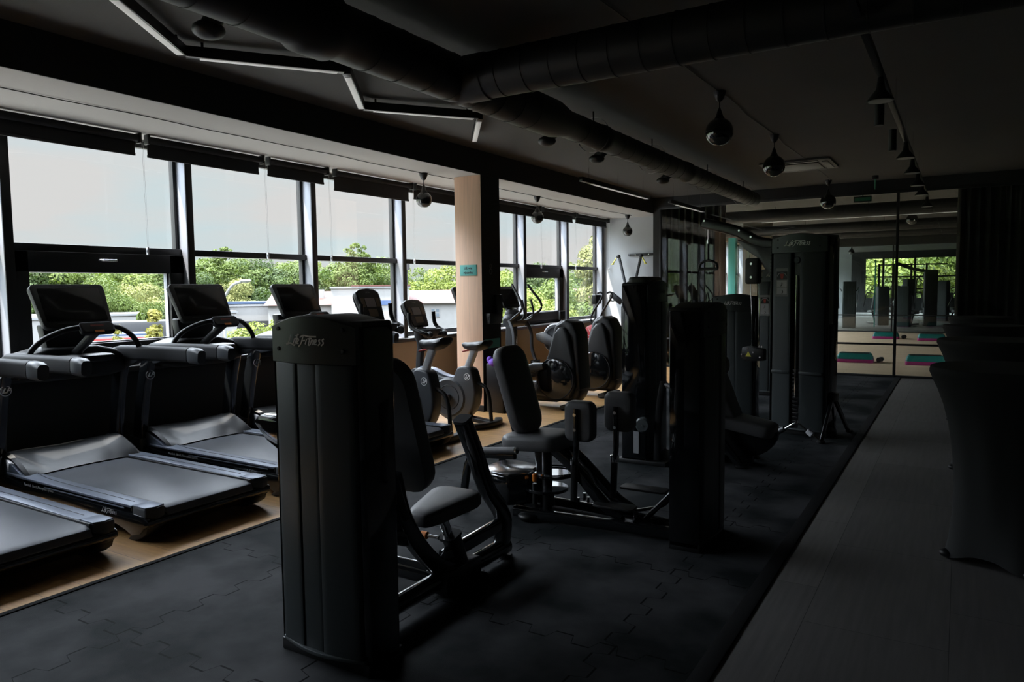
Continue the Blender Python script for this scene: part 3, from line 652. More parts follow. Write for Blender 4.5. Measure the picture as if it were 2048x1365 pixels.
    obj('keypad_face', MB().prism(rrect(.23, .075, .02, 4), .012, .0135, 'z', 0, Mk), BLK, k)
    obj('keypad_display', MB().box(-.05, .05, .008, .024, .0136, .0145, M=Mk), mat('dim_red_led', (.22, .04, .03), .4), k, label='dim red readout')
    obj('keypad_button', MB().box(-.035, .035, -.05, -.03, .0136, .016, M=Mk), ORNG, k, label='orange key')
    obj('keypad_stem', MB().tube([(-.62, 0, 1.12), (-.42, 0, 1.24), (-.30, 0, 1.31)], .035, 10), BLK, t)
    # badge and lettering
    emblem(t, rot(90, 0, 80, (-.722, -.468, .875)), .040)
    script_logo(.042, DWHT, t, rot(90, t=(.62, -.4865, .165)), 'side_logo')
    text('Flexdeck  Shock Absorption System', .028, DWHT, t, rot(90, t=(-.28, -.4865, .20)), 'side_lettering', bold=.0004)
    obj('side_strip', MB().box(-.2, .8, -.4875, -.485, .208, .216), RAIL, t)
    return t
TX = -5.38
T = ['treadmill cut by the left edge of the photo, only its right arm and belt showing', 'second treadmill from the left, whole belt and screen in view', 'third treadmill from the left, beside the orange-lit keypad of the second',
     'fourth treadmill, mostly hidden behind the nearest weight tower']
T[2] = 'third treadmill from the left, its belt end cut off by the nearest weight tower'
tm = make_treadmill(T[1]); tm.location = (TX, 3.12, 0)
dup(tm, loc=(TX, 1.965, 0), label=T[0]); dup(tm, loc=(TX, 4.275, 0), label=T[2]); dup(tm, loc=(TX, 5.43, 0), label=T[3])

def make_bike(label):
    t = thing('upright_bike', label, 'exercise bike', (0, 0, 0), 0, 'upright exercise bikes')
    body = cr_path([(-.50, 0, .62), (-.53, 0, .50), (-.48, 0, .40), (-.30, 0, .26), (-.12, 0, .11), (.06, 0, .035), (.22, 0, .06), (.36, 0, .20), (.41, 0, .40), (.38, 0, .60), (.33, 0, .70), (.20, 0, .72), (.14, 0, .68), (.08, 0, .57), (-.08, 0, .59), (-.28, 0, .66), (-.42, 0, .68), (-.50, 0, .62)], 3)
    poly = [(p.x, p.z) for p in body[:-1]]
    obj('body_shroud', MB().prism(poly, -.085, .085, 'y', .022, seg=3), mat('bike_shroud', (.085, .09, .097), .38, metal=.2), t)
    obj('nose_cover', MB().prism([(-.53, .66), (-.54, .44), (-.43, .38), (-.42, .67)], -.09, .09, 'y', .02), GREY, t)
    obj('top_strip', MB().bar([(-.42, 0, .685), (-.25, 0, .668), (-.06, 0, .60), (.08, 0, .575)], .10, .012), RAIL, t, label='pale blue-grey top strip')
    for s in (-1, 1):
        d = obj('disc_cover', MB().lathe([(.0, s * .088), (.16, s * .088), (.22, s * .100), (.235, s * .088), (.25, s * .08)], (.03, 0, .33), 'y', 36), DGREY, t)
        obj('disc_ring', MB().lathe([(.145, s * .0885), (.150, s * .093), (.155, s * .0885)], (.03, 0, .33), 'y', 36), GREY, d)
        c = obj('crank_arm', MB().bar([(.03, s * .125, .33), (.03 - s * -.17, s * .125, .33 + s * -.04)] if s > 0 else [(.03, -.125, .33), (-.14, -.125, .37)], .018, .03, smooth=False), SILV, t)
        obj('crank_hub', MB().cyl((.03, s * .115, .33), .05, .05, 'y', 20, .008), SILV, c)
        px, pz = (.20, .29) if s > 0 else (-.14, .37)
        p = obj('pedal', MB().box(px - .05, px + .05, s * .14, s * .24, pz - .018, pz + .01, .008), BLK, t)
        obj('pedal_strap', MB().bar([(px - .02, s * .15, pz + .01), (px - .03, s * .17, pz + .07), (px - .03, s * .21, pz + .07), (px - .02, s * .235, pz + .01)], .03, .004), BLK, p)
    obj('seat_post', MB().bar([(.24, 0, .66), (.36, 0, .93)], .062, .092, smooth=False, up=(1, 0, 0), rad=.025), ALU, t, label='silver seat post')
    obj('seat_clamp', MB().box(.31, .40, -.045, .045, .92, .97, .012), BLK, t)
    b = MB(); rings = []
    for x, w, z, h in ((.19, .02, .985, .04), (.22, .04, .975, .08), (.28, .055, .965, .10), (.36, .075, .965, .115), (.43, .12, .97, .12), (.50, .135, .985, .11), (.54, .12, 1.0, .09), (.56, .06, 1.0, .04)):
        rings.append([b.bm.verts.new((x, w * math.cos(a), z + h * .5 * math.sin(a) + .015 * abs(math.cos(a)) * (x > .35))) for a in [2 * PI * j / 16 for j in range(16)]])
    for A, B in zip(rings, rings[1:]):
        for j in range(16): b.bm.faces.new((A[j], A[(j + 1) % 16], B[(j + 1) % 16], B[j]))
    b.bm.faces.new(rings[0][::-1]); b.bm.faces.new(rings[-1]); obj('saddle', b, BLK, t)
    obj('seat_lever', MB().tube([(.30, -.03, .92), (.22, -.06, .905)], .009, 8, smooth=False), RED, t, label='red adjusting lever')
    obj('mast', MB().bar([(-.46, 0, .08), (-.47, 0, .6), (-.44, 0, .92), (-.42, 0, 1.0)], .07, .085, up=(1, 0, 0)), BLK, t)
    obj('mast_collar', MB().lathe([(.05, .88), (.06, 1.0), (.085, 1.06), (.09, 1.14), (.06, 1.18), (0, 1.19)], (-.43, 0, 0), 'z', 24), GREY, t)
    obj('bottle_tray', MB().lathe([(0, 1.05), (.10, 1.06), (.14, 1.12), (.15, 1.17), (.13, 1.17), (.11, 1.12), (0, 1.10)], (-.36, .06, 0), 'z', 24), DGREY, t)
    Mc = rot(90, 0, 90, (-.50, 0, 1.36)) @ rot(-22)
    top = [(-.15, -.18), (.15, -.18), (.19, .08), (.185, .15), (.12, .185), (0, .195), (-.12, .185), (-.185, .15), (-.19, .08)]
    obj('console', MB().prism(top, -.04, .012, 'z', .014, Mc), BLK, t)
    obj('console_shell', MB().prism([(x * .93, y * .93) for x, y in top], -.075, -.04, 'z', .02, Mc), GREY, t)
    f = obj('console_face', MB().prism([(x * .88, y * .9) for x, y in top], .012, .0135, 'z', 0, Mc), DGREY, t)
    obj('display', MB().box(-.075, .075, -.02, .08, .0136, .016, M=Mc), LCD, f, label='pale display'); obj('keypad_keys', MB().box(-.07, .07, -.13, -.045, .0136, .016, M=Mc).box(-.145, -.09, -.02, .08, .0136, .016, M=Mc).box(.09, .145, -.02, .08, .0136, .016, M=Mc), KEYP, f)
    script_logo(.018, DWHT, t, Mc @ Matrix.Translation((0, .145, .0145)))
    for s in (-1, 1):
        obj('handlebar', MB().tube([(-.40, s * .03, 1.14), (-.26, s * .10, 1.10), (-.20, s * .16, 1.10), (-.24, s * .22, 1.13), (-.36, s * .24, 1.18), (-.41, s * .24, 1.25), (-.42, s * .235, 1.38)], .024, 12), BLK, t)
        obj('grip_pod', MB().ball((-.19, s * .14, 1.10), .045, 14, (1, .8, 1)), DGREY, t)
    obj('front_stabiliser', MB().bar([(-.46, -.26, .035), (-.50, 0, .045), (-.46, .26, .035)], .09, .06), BLK, t)
    obj('rear_stabiliser', MB().bar([(.50, -.27, .035), (.58, -.15, .04), (.60, 0, .04), (.58, .15, .04), (.50, .27, .035)], .09, .06), BLK, t)
    obj('rear_link', MB().bar([(.28, 0, .08), (.58, 0, .045)], .10, .06, smooth=False), BLK, t)
    obj('lift_handle', MB().tube([(.58, .0, .06), (.57, 0, .16), (.55, 0, .36), (.50, 0, .47), (.38, 0, .53), (.33, 0, .55)], .023, 12), BLK, t)
    emblem(t, rot(90, t=(.30, -.087, .60)), .042)
    script_logo(.035, WHT, t, rot(90, 14, 0, (-.2, -.087, .575)), 'side_logo')
    return t
bk = make_bike('upright bike between the fourth treadmill and the bike beside the oak pillar'); bk.location = (-5.10, 6.12, .0); bk.scale = (1.0, 1.0, 1.05)
dup(bk, loc=(-5.18, 7.02, 0), label='upright bike standing right before the oak pillar, saddle lower').scale = (1, 1, .96)

def make_elliptical(label):
    t = thing('elliptical_trainer', label, 'elliptical trainer', (0, 0, 0), 0, 'elliptical trainers')
    obj('floor_rail', MB().box(-.85, .75, -.07, .07, .06, .15, .02), SILV, t, label='silver floor rail')
    for x, w in ((-.85, .30), (.95, .27)): obj('foot_bar', MB().bar([(x, -w, .03), (x + .03, 0, .045), (x, w, .03)], .12, .055), BLK, t)
    side = [(.42, .10), (1.05, .08), (1.13, .20), (1.12, .60), (1.07, 1.05), (1.02, 1.13), (.90, 1.17), (.80, 1.16), (.74, 1.08), (.64, .72), (.52, .45), (.42, .30)]
    obj('drive_tower', MB().prism(side, -.14, .14, 'y', .05, seg=4), mat('tower_shroud', (.035, .037, .038), .40), t)
    obj('tower_hood', MB().prism([(.78, 1.10), (.92, 1.185), (1.03, 1.14), (1.10, 1.0), (1.13, .5), (1.14, .25), (1.06, .25), (1.02, .95)], -.165, .165, 'y', .03, seg=3), BLK, t)
    for s in (-1, 1):
        obj('side_cheek', MB().prism([(.45, .16), (1.0, .13), (1.08, .3), (1.06, .62), (.98, 1.0), (.93, 1.09), (.84, 1.08), (.77, 1.0), (.66, .66)], *sorted((s * .13, s * .21)), axis='y', bev=.035, seg=3), mat('tower_shroud', (0, 0, 0)), t)
        d = obj('crank_disc', MB().lathe([(0, s * .245), (.24, s * .245), (.262, s * .235), (.27, s * .20)], (.80, 0, .40), 'y', 44), GLB, t)
        obj('disc_rim', MB().lathe([(.262, s * .236), (.272, s * .240), (.276, s * .228)], (.80, 0, .40), 'y', 44), GREY, d, label='light grey rim')
        ax, az = (.62, .56) if s < 0 else (.96, .26)
        obj('pedal_arm', MB().bar([(ax, s * .28, az), (.2, s * .28, .40), (-.35, s * .26, .31)], .05, .07), GREY, t)
        obj('arm_boot', MB().sweep([Vector((ax + .04, s * .28, az + .01)), Vector((ax - .1, s * .28, az - .01)), Vector((ax - .2, s * .28, az - .04))], rrect(.10, .12, .04, 4), scale=[.7, 1, .8]), DGREY, t)
        obj('pedal', MB().box(-.15, .23, s * .17, s * .35, .40, .44, .014).box(-.17, -.12, s * .17, s * .35, .44, .50, .01), GREY, t)
        obj('link_arm', MB().bar([(-.36, s * .26, .28), (-.50, s * .27, .60), (-.52, s * .27, .9), (-.62, s * .24, 1.12)], .04, .05, up=(1, 0, 0)), DGREY, t)
        obj('swing_handle', MB().tube([(-.62, s * .24, 1.08), (-.50, s * .27, 1.16), (-.36, s * .30, 1.26), (-.36, s * .30, 1.38), (-.48, s * .26, 1.55), (-.56, s * .24, 1.66)], .019, 12), BLK, t)
        obj('fixed_handle', MB().tube([(-.58, s * .08, 1.08), (-.44, s * .13, 1.12), (-.40, s * .14, 1.22), (-.44, s * .14, 1.42)], .017, 12), BLK, t)
        obj('levelling_foot', MB().cyl((.95, s * .24, .012), .055, .024, 'z', 18, .006), BLK, t)
    obj('mast', MB().bar([(-.62, 0, .10), (-.72, 0, .5), (-.72, 0, 1.05)], .14, .16, up=(1, 0, 0)), BLK, t)
    obj('console_pod', MB().sweep([Vector((-.66, y, z)) for y, z in ((-.25, 1.08), (-.23, 1.09), (0, 1.10), (.23, 1.09), (.25, 1.08))], rrect(.17, .20, .08, 6), scale=[.6, 1, 1.05, 1, .6]), DGREY, t)
    obj('pod_hump', MB().ball((-.70, 0, 1.18), .12, 18, (1, 1.2, .9)), GREY, t)
    Ms = rot(90, 0, 90, (-.78, 0, 1.46)) @ rot(-24)
    obj('screen_housing', MB().prism(rrect(.48, .36, .04, 6), -.03, .018, 'z', .008, Ms), BLK, t)
    obj('screen', MB().prism(rrect(.41, .26, .012, 3), .018, .0205, 'z', 0, Ms), SCRN, t); obj('screen_back', MB().prism(rrect(.42, .30, .04, 6), -.055, -.03, 'z', .01, Ms), GREY, t)
    obj('screen_neck', MB().bar([(-.74, 0, 1.15), (-.80, 0, 1.42)], .14, .05, smooth=False, up=(1, 0, 0)), BLK, t)
    script_logo(.055, WHT, t, rot(90, 0, 90, (-.628, 0, .72)) @ rot(0, 0, 90), 'mast_logo')
    return t
el = make_elliptical('elliptical trainer directly behind the oak pillar, nearer drive tower'); el.location = (-5.33, 8.68, 0)
dup(el, loc=(-5.33, 9.85, 0), label='elliptical trainer seen right of the oak pillar, farther drive tower')

# rower and fan bike at the end of the window wall
t = thing('rowing_machine', 'air rower with round silver flywheel cage standing before the vent window', 'rowing machine', (-5.95, 11.2, 0))
obj('flywheel_cage', MB().cyl((0, 0, .72), .27, .12, 'y', 36, .03), mat('cage_grey', (.3, .3, .31), .4), t)
for s in (-1, 1):
    obj('cage_dish', MB().lathe([(0, s * .066), (.05, s * .072), (.06, s * .066), (.19, s * .066), (.20, s * .072), (.245, s * .062)], (0, 0, .72), 'y', 30), GREY, t)
    obj('leg', MB().bar([(-.1, s * .05, .62), (.0, s * .16, .0)] if s < 0 else [(.12, .05, .62), (.05, .2, .0)], .035, .035, smooth=False), BLK, t)
obj('handle_arm', MB().prism([(-.36, .80), (-.34, .70), (.12, .48), (.3, .48), (.3, .60), (-.2, .84)], -.14, -.08, 'y', .012), BLK, t)
obj('chain_guard', MB().box(.1, 1.2, -.05, .05, .40, .47, .01), DGREY, t); obj('rail', MB().box(.3, 1.5, -.03, .03, .33, .40, .01), SILV, t)
obj('sliding_seat', MB().box(.75, 1.05, -.15, .15, .42, .47, .03), VIN, t)
for s in (-1, 1): obj('footrest', MB().box(.25, .55, s * .08, s * .2, .32, .37, .01, rot(0, 0, 0)), BLK, t)
obj('rear_leg', MB().bar([(1.4, 0, .35), (1.42, 0, 0)], .05, .05, smooth=False), BLK, t); obj('rear_foot', MB().box(1.38, 1.46, -.2, .2, 0, .03, .008), BLK, t)
obj('monitor_arm', MB().bar([(0, .05, .9), (.1, .05, 1.1)], .03, .03, smooth=False), BLK, t); obj('monitor', MB().box(.06, .10, -.06, .12, 1.05, 1.2, .01), BLK, t)
t = thing('fan_bike', 'air bike with red fan cage and tall bent levers near the end wall', 'exercise bike', (-5.85, 12.75, 0))
obj('fan_cage', MB().lathe([(.22, -.07), (.27, -.05), (.27, .05), (.22, .07)], (-.1, 0, .62), 'y', 32).lathe([(0, -.075), (.22, -.07)], (-.1, 0, .62), 'y', 32).lathe([(0, .075), (.22, .07)], (-.1, 0, .62), 'y', 32), mat('red_cage', (.40, .03, .035), .45), t)
for k in range(12):
    a = k * PI / 6; obj('cage_wire', MB().tube([(-.1 + .06 * math.cos(a), -.082, .62 + .06 * math.sin(a)), (-.1 + .27 * math.cos(a), -.06, .62 + .27 * math.sin(a))], .005, 5, smooth=False), WHITE, t)
for s in (-1, 1):
    obj('arm_lever', MB().tube([(.15, s * .2, .45), (-.02, s * .22, .85), (-.08, s * .22, 1.05), (.15, s * .22, 1.42), (.12, s * .22, 1.50), (.05, s * .22, 1.49)], .02, 12, k=4), BLK, t)
    obj('stabiliser', MB().box(s * .5 - .04, s * .5 + .04, -.28, .28, 0, .06, .015), BLK, t)
    obj('pedal', MB().box(.05, .15, s * .14, s * .24, .30, .33, .006), BLK, t)
obj('main_frame', MB().bar([(-.5, 0, .05), (.0, 0, .3), (.5, 0, .05)], .06, .08).bar([(.15, 0, .3), (.35, 0, .8)], .05, .05, smooth=False, up=(1, 0, 0)).bar([(0, 0, .3), (-.1, 0, 1.0)], .05, .05, smooth=False, up=(1, 0, 0)), BLK, t)
obj('saddle', MB().ball((.36, 0, .84), .14, 16, (1, .8, .35)), VIN, t)
obj('monitor', MB().box(-.12, -.02, -.12, .12, 1.28, 1.46, .02, rot(0, 0, 0)), BLK, t); obj('monitor_stalk', MB().bar([(-.1, 0, 1.0), (-.07, 0, 1.3)], .03, .03, smooth=False, up=(1, 0, 0)), BLK, t)
t = thing('phone_stand', 'black adjustable holder on a bent grey boom near the grey end wall', 'stand', (-5.65, 13.35, 0))
obj('stand_base', MB().cyl((0, 0, .02), .2, .04, 'z', 24, .01), BLK, t); obj('stand_pole', MB().cyl((0, 0, .62), .018, 1.2, 'z', 12), BLK, t)
obj('boom', MB().tube([(0, 0, 1.2), (.06, 0, 1.30), (.16, 0, 1.34), (.6, 0, 1.44)], .018, 10), DGREY, t); obj('holder', MB().box(-.16, .12, -.04, .04, 1.24, 1.34, .012, rot(0, 38, 0, (-.9, 0, .35))), BLK, t)
obj('clamp_ring', MB().lathe([(.05, -.02), (.065, -.02), (.065, .02), (.05, .02), (.05, -.02)], (-.2, 0, 1.38), 'y', 20), BLK, t)
# wall pulley trainer with yellow grips
t = thing('wall_pulley_trainer', 'wall-mounted trainer with two leaning grey posts and yellow grips on the grey end wall', 'pulley trainer', (-5.78, 14.5, 0))
pl = obj('wall_rail', MB().box(-.20, .36, -.03, 0, 2.245, 2.295, .004), BLK, t)
for x in (-.17, -.04, .10, .25): obj('bolt', MB().cyl((x, -.035, 2.27), .011, .012, 'y', 10), CHR, pl)
for s, x0, x1 in ((-1, -.35, -.20), (1, .13, .03)):
    obj('post', MB().bar([(x0, -.16, 2.22), (x1, -.22, 1.7), (x1 - s * .02, -.26, .05)], .05, .05, smooth=False, up=(0, 1, 0)), GREY if s > 0 else DGREY, t)
    obj('pulley_head', MB().ball((x0 + s * .01, -.18, 2.24), .05, 14, (1, .6, .8)), GREY if s > 0 else BLK, t)
    g = obj('yellow_grip', MB().tube([(x0 + s * .05, -.2, 2.20), (x0 + s * .12, -.22, 2.09)], .013, 10, smooth=False).cyl((x0 + s * .125, -.22, 2.08), .03, .02, 'z', 14, .004), YEL, t, label='yellow grip')
obj('base', MB().box(-.35, .2, -.40, -.05, 0, .05, .01), BLK, t)
t = thing('waste_bin', 'tall dark bin with a purple bag liner against the shaded side of the pillar', 'waste bin', (-5.08, 7.95, 0))
obj('bin_body', MB().prism([(-.13, -.12), (.13, -.12), (.13, .12), (-.13, .12)], 0, .64, 'z', .02), SAT, t); obj('liner', MB().ball((-.02, -.10, .65), .06, 12, (1.2, 1, .9)).ball((-.09, -.08, .68), .045, 10, (1, 1, 1.1)), PURP, t, label='purple bag')

# ------------------------------------------------------------------ strength machines
def tower(parent, w=.5, d=.22, h=1.5, off=(0, 0), rz=0, bow=.03, logo=.085, mid=.12, open_mid=False, placard=False, hd=.20, lip=True):
    """weight tower; broad front faces -y before turning by rz; parts go on parent"""
    Mx = rot(0, 0, rz, (off[0], off[1], 0)); x0, x1 = -w / 2, w / 2; side = .035
    for s in (-1, 1):
        a, c = sorted((s * (w / 2 - side), s * w / 2))
        obj('side_column', MB().prism([(a, -d / 2 + .01), (c, -d / 2 + .01 + (.015 if s > 0 else .015)), (c, d / 2 - .02), (a + (s < 0) * .0, d / 2)], .02, h - .045, 'z', .008, Mx), GLB, parent, label='glossy black side')
    def bowp(k, dx=0): return [(-w / 2 + side * k + dx + (w - 2 * side * k) * i / 10, -d / 2 - bow * math.sin(PI * (side * k + (w - 2 * side * k) * i / 10) / w)) for i in range(11)]
    fr = bowp(1)
    def panel(xa, xb, z0, z1, m, name='front_panel', push=0, bev=.004):
        n = 6; pts = []
        for i in range(n + 1):
            x = xa + (xb - xa) * i / n; pts.append((x, -d / 2 - bow * math.sin(PI * (x + w / 2) / w) - push))
        return obj(name, MB().prism(pts + [(xb, -d / 2 + .03), (xa, -d / 2 + .03)], z0, z1, 'z', bev, Mx), m, parent)
    m0, m1 = -mid / 2 - .02, mid / 2 - .02
    zt = h - hd
    panel(-w / 2 + side, m0, .07, zt - .002, CHAR); panel(m1, w / 2 - side, .07, zt - .002, CHAR)
    if open_mid:
        obj('weight_slot', MB().box(m0, m1, -d / 2 + .02, d / 2 - .04, .07, zt, M=Mx), SAT, parent)
        ws = MB()
        for k in range(14): ws.box(m0 + .015, m1 - .015, -d / 2 - .004, -d / 2 + .05, .12 + k * .042, .155 + k * .042, .003, Mx)
        o = obj('weight_stack', ws, SAT, parent); obj('guide_rod', MB().cyl((0, 0, .9), .008, 1.3, 'z', 8).add(bmesh.new()), CHR, o).matrix_local = Mx @ Matrix.Translation(((m0 + m1) / 2, -d / 2 - .005, .15))
        obj('slot_pulley', MB().cyl(((m0 + m1) / 2, -d / 2, zt - .08), .035, .02, 'y', 20, .004).cyl(((m0 + m1) / 2, -d / 2 - .012, zt - .08), .01, .01, 'y', 8), DGREY, parent).matrix_local = Mx
    else: panel(m0 + .003, m1 - .003, .07, zt - .002, CHAR, 'centre_panel', push=-.006)
    # arched header
    n = 12; top = [(-w / 2 + side * .4 + (w - side * .8) * i / n, h - .045 + .05 * math.sin(PI * i / n)) for i in range(n + 1)]
    hb = MB(); k = [(-w / 2 + side * .4, zt), (w / 2 - side * .4, zt)]
    t2 = bmesh.new(); F, B = [], []
    cols = 12
    for i in range(cols + 1):
        x = -w / 2 + side * .5 + (w - side) * i / cols; yf = -d / 2 - bow * math.sin(PI * i / cols) - .006; zz = h - .045 + .045 * math.sin(PI * i / cols)
        F.append((t2.verts.new((x, yf, zt)), t2.verts.new((x, yf, zz - .006)), t2.verts.new((x, yf + .012, zz)), t2.verts.new((x, d / 2, zz)), t2.verts.new((x, d / 2, zt))))
    for i in range(cols):
        for j in range(5): t2.faces.new((F[i][j], F[i + 1][j], F[i + 1][(j + 1) % 5], F[i][(j + 1) % 5]))
    t2.faces.new(F[0][::-1]); t2.faces.new(F[-1]); hb.add(t2, Mx); obj('header', hb, CHAR, parent)
    yl = -d / 2 - bow - .0075
    script_logo(logo, DIM if logo == .049 else WHT, parent, Mx @ rot(90, t=(-.005, yl, h - hd * .52)), 'header_logo')
    for sx in (-.36, .36):
        for dz in (-.04, .045): obj('bolt', MB().cyl((sx * w, -d / 2 - bow * math.cos(sx * PI) - .006, h - hd * .52 + dz), .009, .008, 'y', 12, .002), FRM, parent).matrix_local = Mx
    if lip:
        obj('base_lip', MB().prism([(-w / 2 + .02 + (w - .04) * i / 10, -d / 2 - (bow + .012) * math.sin(PI * i / 10)) for i in range(11)] + [(w / 2 - .02, -d / 2 + .03), (-w / 2 + .02, -d / 2 + .03)], .055, .072, 'z', .004, Mx), CHAR, parent)
    obj('tower_base', MB().box(-w / 2, w / 2, -d / 2 + .005, d / 2, 0, .055, .006, Mx), BLK, parent)
    obj('back_panel', MB().box(-w / 2 + side, w / 2 - side, d / 2 - .012, d / 2, .05, h - .05, .002, Mx), SAT, parent)
    obj('top_cap', MB().prism([(-w / 2 + .004, -d / 2 + .02), (w / 2 - .004, -d / 2 + .02), (w / 2 - .004, d / 2 - .02), (-w / 2 + .004, d / 2)], h - .055, h - .025, 'z', .01, Mx), BLK, parent)
    if placard:
        px, pz = -w * .27, h * .84 if h > 2 else h * .8
        p = obj('placard', MB().prism([(a, c) for a, c in rrect(.14, .30, .01)], 0, .003, 'z', .0, Mx @ rot(90, t=(px, -d / 2 - bow * .75 - .001, pz - .17))), PAPER, parent, label='pale instruction placard')
        Mp = Mx @ rot(90, t=(px, -d / 2 - bow * .75 - .0045, pz - .17))
        obj('placard_pictures', MB().box(-.055, .055, -.05, .02, 0, .001, M=Mp).box(-.055, .055, -.125, -.055, 0, .001, M=Mp), WHITE, p)
        obj('placard_torso', MB().box(-.058, .058, .03, .115, 0, .0012, M=Mp), DGREY, p)
        obj('placard_muscle', MB().prism([(-.02, .09), (.02, .09), (.012, .04), (-.012, .04)], .0012, .002, 'z', 0, Mp), PRED, p)
        obj('placard_arms', MB().tube([(-.05, .065, .002), (-.03, .095, .002), (0, .10, .002), (.03, .095, .002), (.05, .065, .002)], .004, 5).add(bmesh.new()), WHITE, p).matrix_local = Mp
        obj('placard_figures', MB().tube([(.0, .0, .002), (.0, -.02, .002), (-.012, -.04, .002)], .003, 5).tube([(.0, -.08, .002), (.012, -.1, .002), (.0, -.12, .002)], .003, 5), BLK, p).matrix_local = Mp

def pad(name, parent, w, h, t, M, r=.05, taper=1.0, label=None, bulge=.25):
    return obj(name, MB().pad(w, h, t, M, r, bulge, taper), VIN, parent, label)

# M1 nearest machine, plane x = -2.25
t = thing('chest_machine', 'nearest weight machine, tower lettered towards the camera, small seat behind it', 'weight machine', (-2.29, 2.26, 0))
tower(t, .52, .22, 1.5, (0, .0), 0, .035, .052)
ox = .02
def q(y, z, x=0): return (ox + x, y - 2.26, z)
obj('backrest_pad', MB().pad(.30, .70, .09, rot(90 - 19, 0, 180, (ox, .40, .95)), .12, .3, .82), VIN, t)
obj('backrest_bracket', MB().bar([q(2.50, .95), q(2.58, .70), q(2.66, .5)], .08, .05, up=(0, 1, 0)), SAT, t)
obj('curved_beam', MB().bar([q(2.60, .72), q(2.66, .52), q(2.76, .35), q(2.91, .19), q(3.08, .09)], .06, .09, up=(0, 0, 1), k=8), GLB, t)
sb = MB(); sb.pad(.34, .40, .07, rot(0, 0, 0, (ox, .71, .475)) @ rot(6), .09, .35, .45); obj('seat_pad', sb, VIN, t)
obj('seat_plate', MB().box(ox - .07, ox + .07, .58, .86, .425, .442, .004), SAT, t)
obj('seat_post', MB().bar([q(2.97, .44), q(3.04, .28)], .045, .045, smooth=False, up=(0, 1, 0)), CHR, t, label='chrome seat post')
obj('post_sleeve', MB().bar([q(3.05, .30), q(3.07, .26), q(3.15, .06)], .085, .085, smooth=False, up=(0, 1, 0)).bar([q(3.045, .305), q(3.05, .29)], .105, .105, smooth=False, up=(0, 1, 0)), SAT, t)
k_ = obj('adjusting_knob', MB().cyl((ox - .12, .72, .30), .02, .05, 'x', 16, .006), ORNG, t, label='orange pull knob'); obj('knob_stem', MB().cyl((ox - .07, .72, .30), .010, .09, 'x', 10), CHR, k_)
obj('front_column', MB().bar([q(3.18, .89), q(3.29, .69), q(3.40, .47), q(3.52, .33), q(3.575, .23), q(3.56, .12), q(3.52, .05)], .085, .085, up=(0, 1, 0), k=6), GLB, t)
obj('column_cap', MB().bar([q(3.174, .905), q(3.18, .89)], .088, .088, smooth=False, up=(0, 1, 0)), DGREY, t)
obj('cross_beam', MB().bar([q(2.98, .20), q(3.54, .22)], .05, .075, smooth=False), GLB, t)
obj('rear_beam', MB().bar([q(2.70, .38, .0), q(2.72, .36, -.30)], .05, .06, smooth=False), GLB, t)
obj('floor_cylinder', MB().cyl((ox, 1.10, .075), .05, .48, 'y', 24, .008), GLB, t)
for x, y in ((ox, .90), (ox + .05, 1.0), (ox, 1.33)): obj('foot', MB().cyl((x, y, .012), .045, .024, 'z', 20, .006), BLK, t)
obj('floor_pipe', MB().tube([q(2.36, .09), q(2.98, .09)], .048, 14, smooth=False), GLB, t)
obj('side_pipe', MB().tube([q(2.97, .10), q(2.97, .10, -.46)], .056, 14, smooth=False), GLB, t)
obj('side_foot', MB().box(ox - .52, ox - .42, .60, .84, 0, .05, .01), BLK, t)
obj('joint_block', MB().box(ox - .07, ox + .07, .66, .98, .02, .14, .012), SAT, t)
obj('press_arm', MB().prism([(-.72, .95), (-.66, .995), (-.2, .985), (-.2, .80), (-.45, .78), (-.62, .86)], .14, .24, 'y', .02).add(bmesh.new()), GLB, t)
obj('press_arm_link', MB().bar([(-.30, .2, .85), (-.1, .2, .5), (ox, .42, .4)], .06, .08), GLB, t)

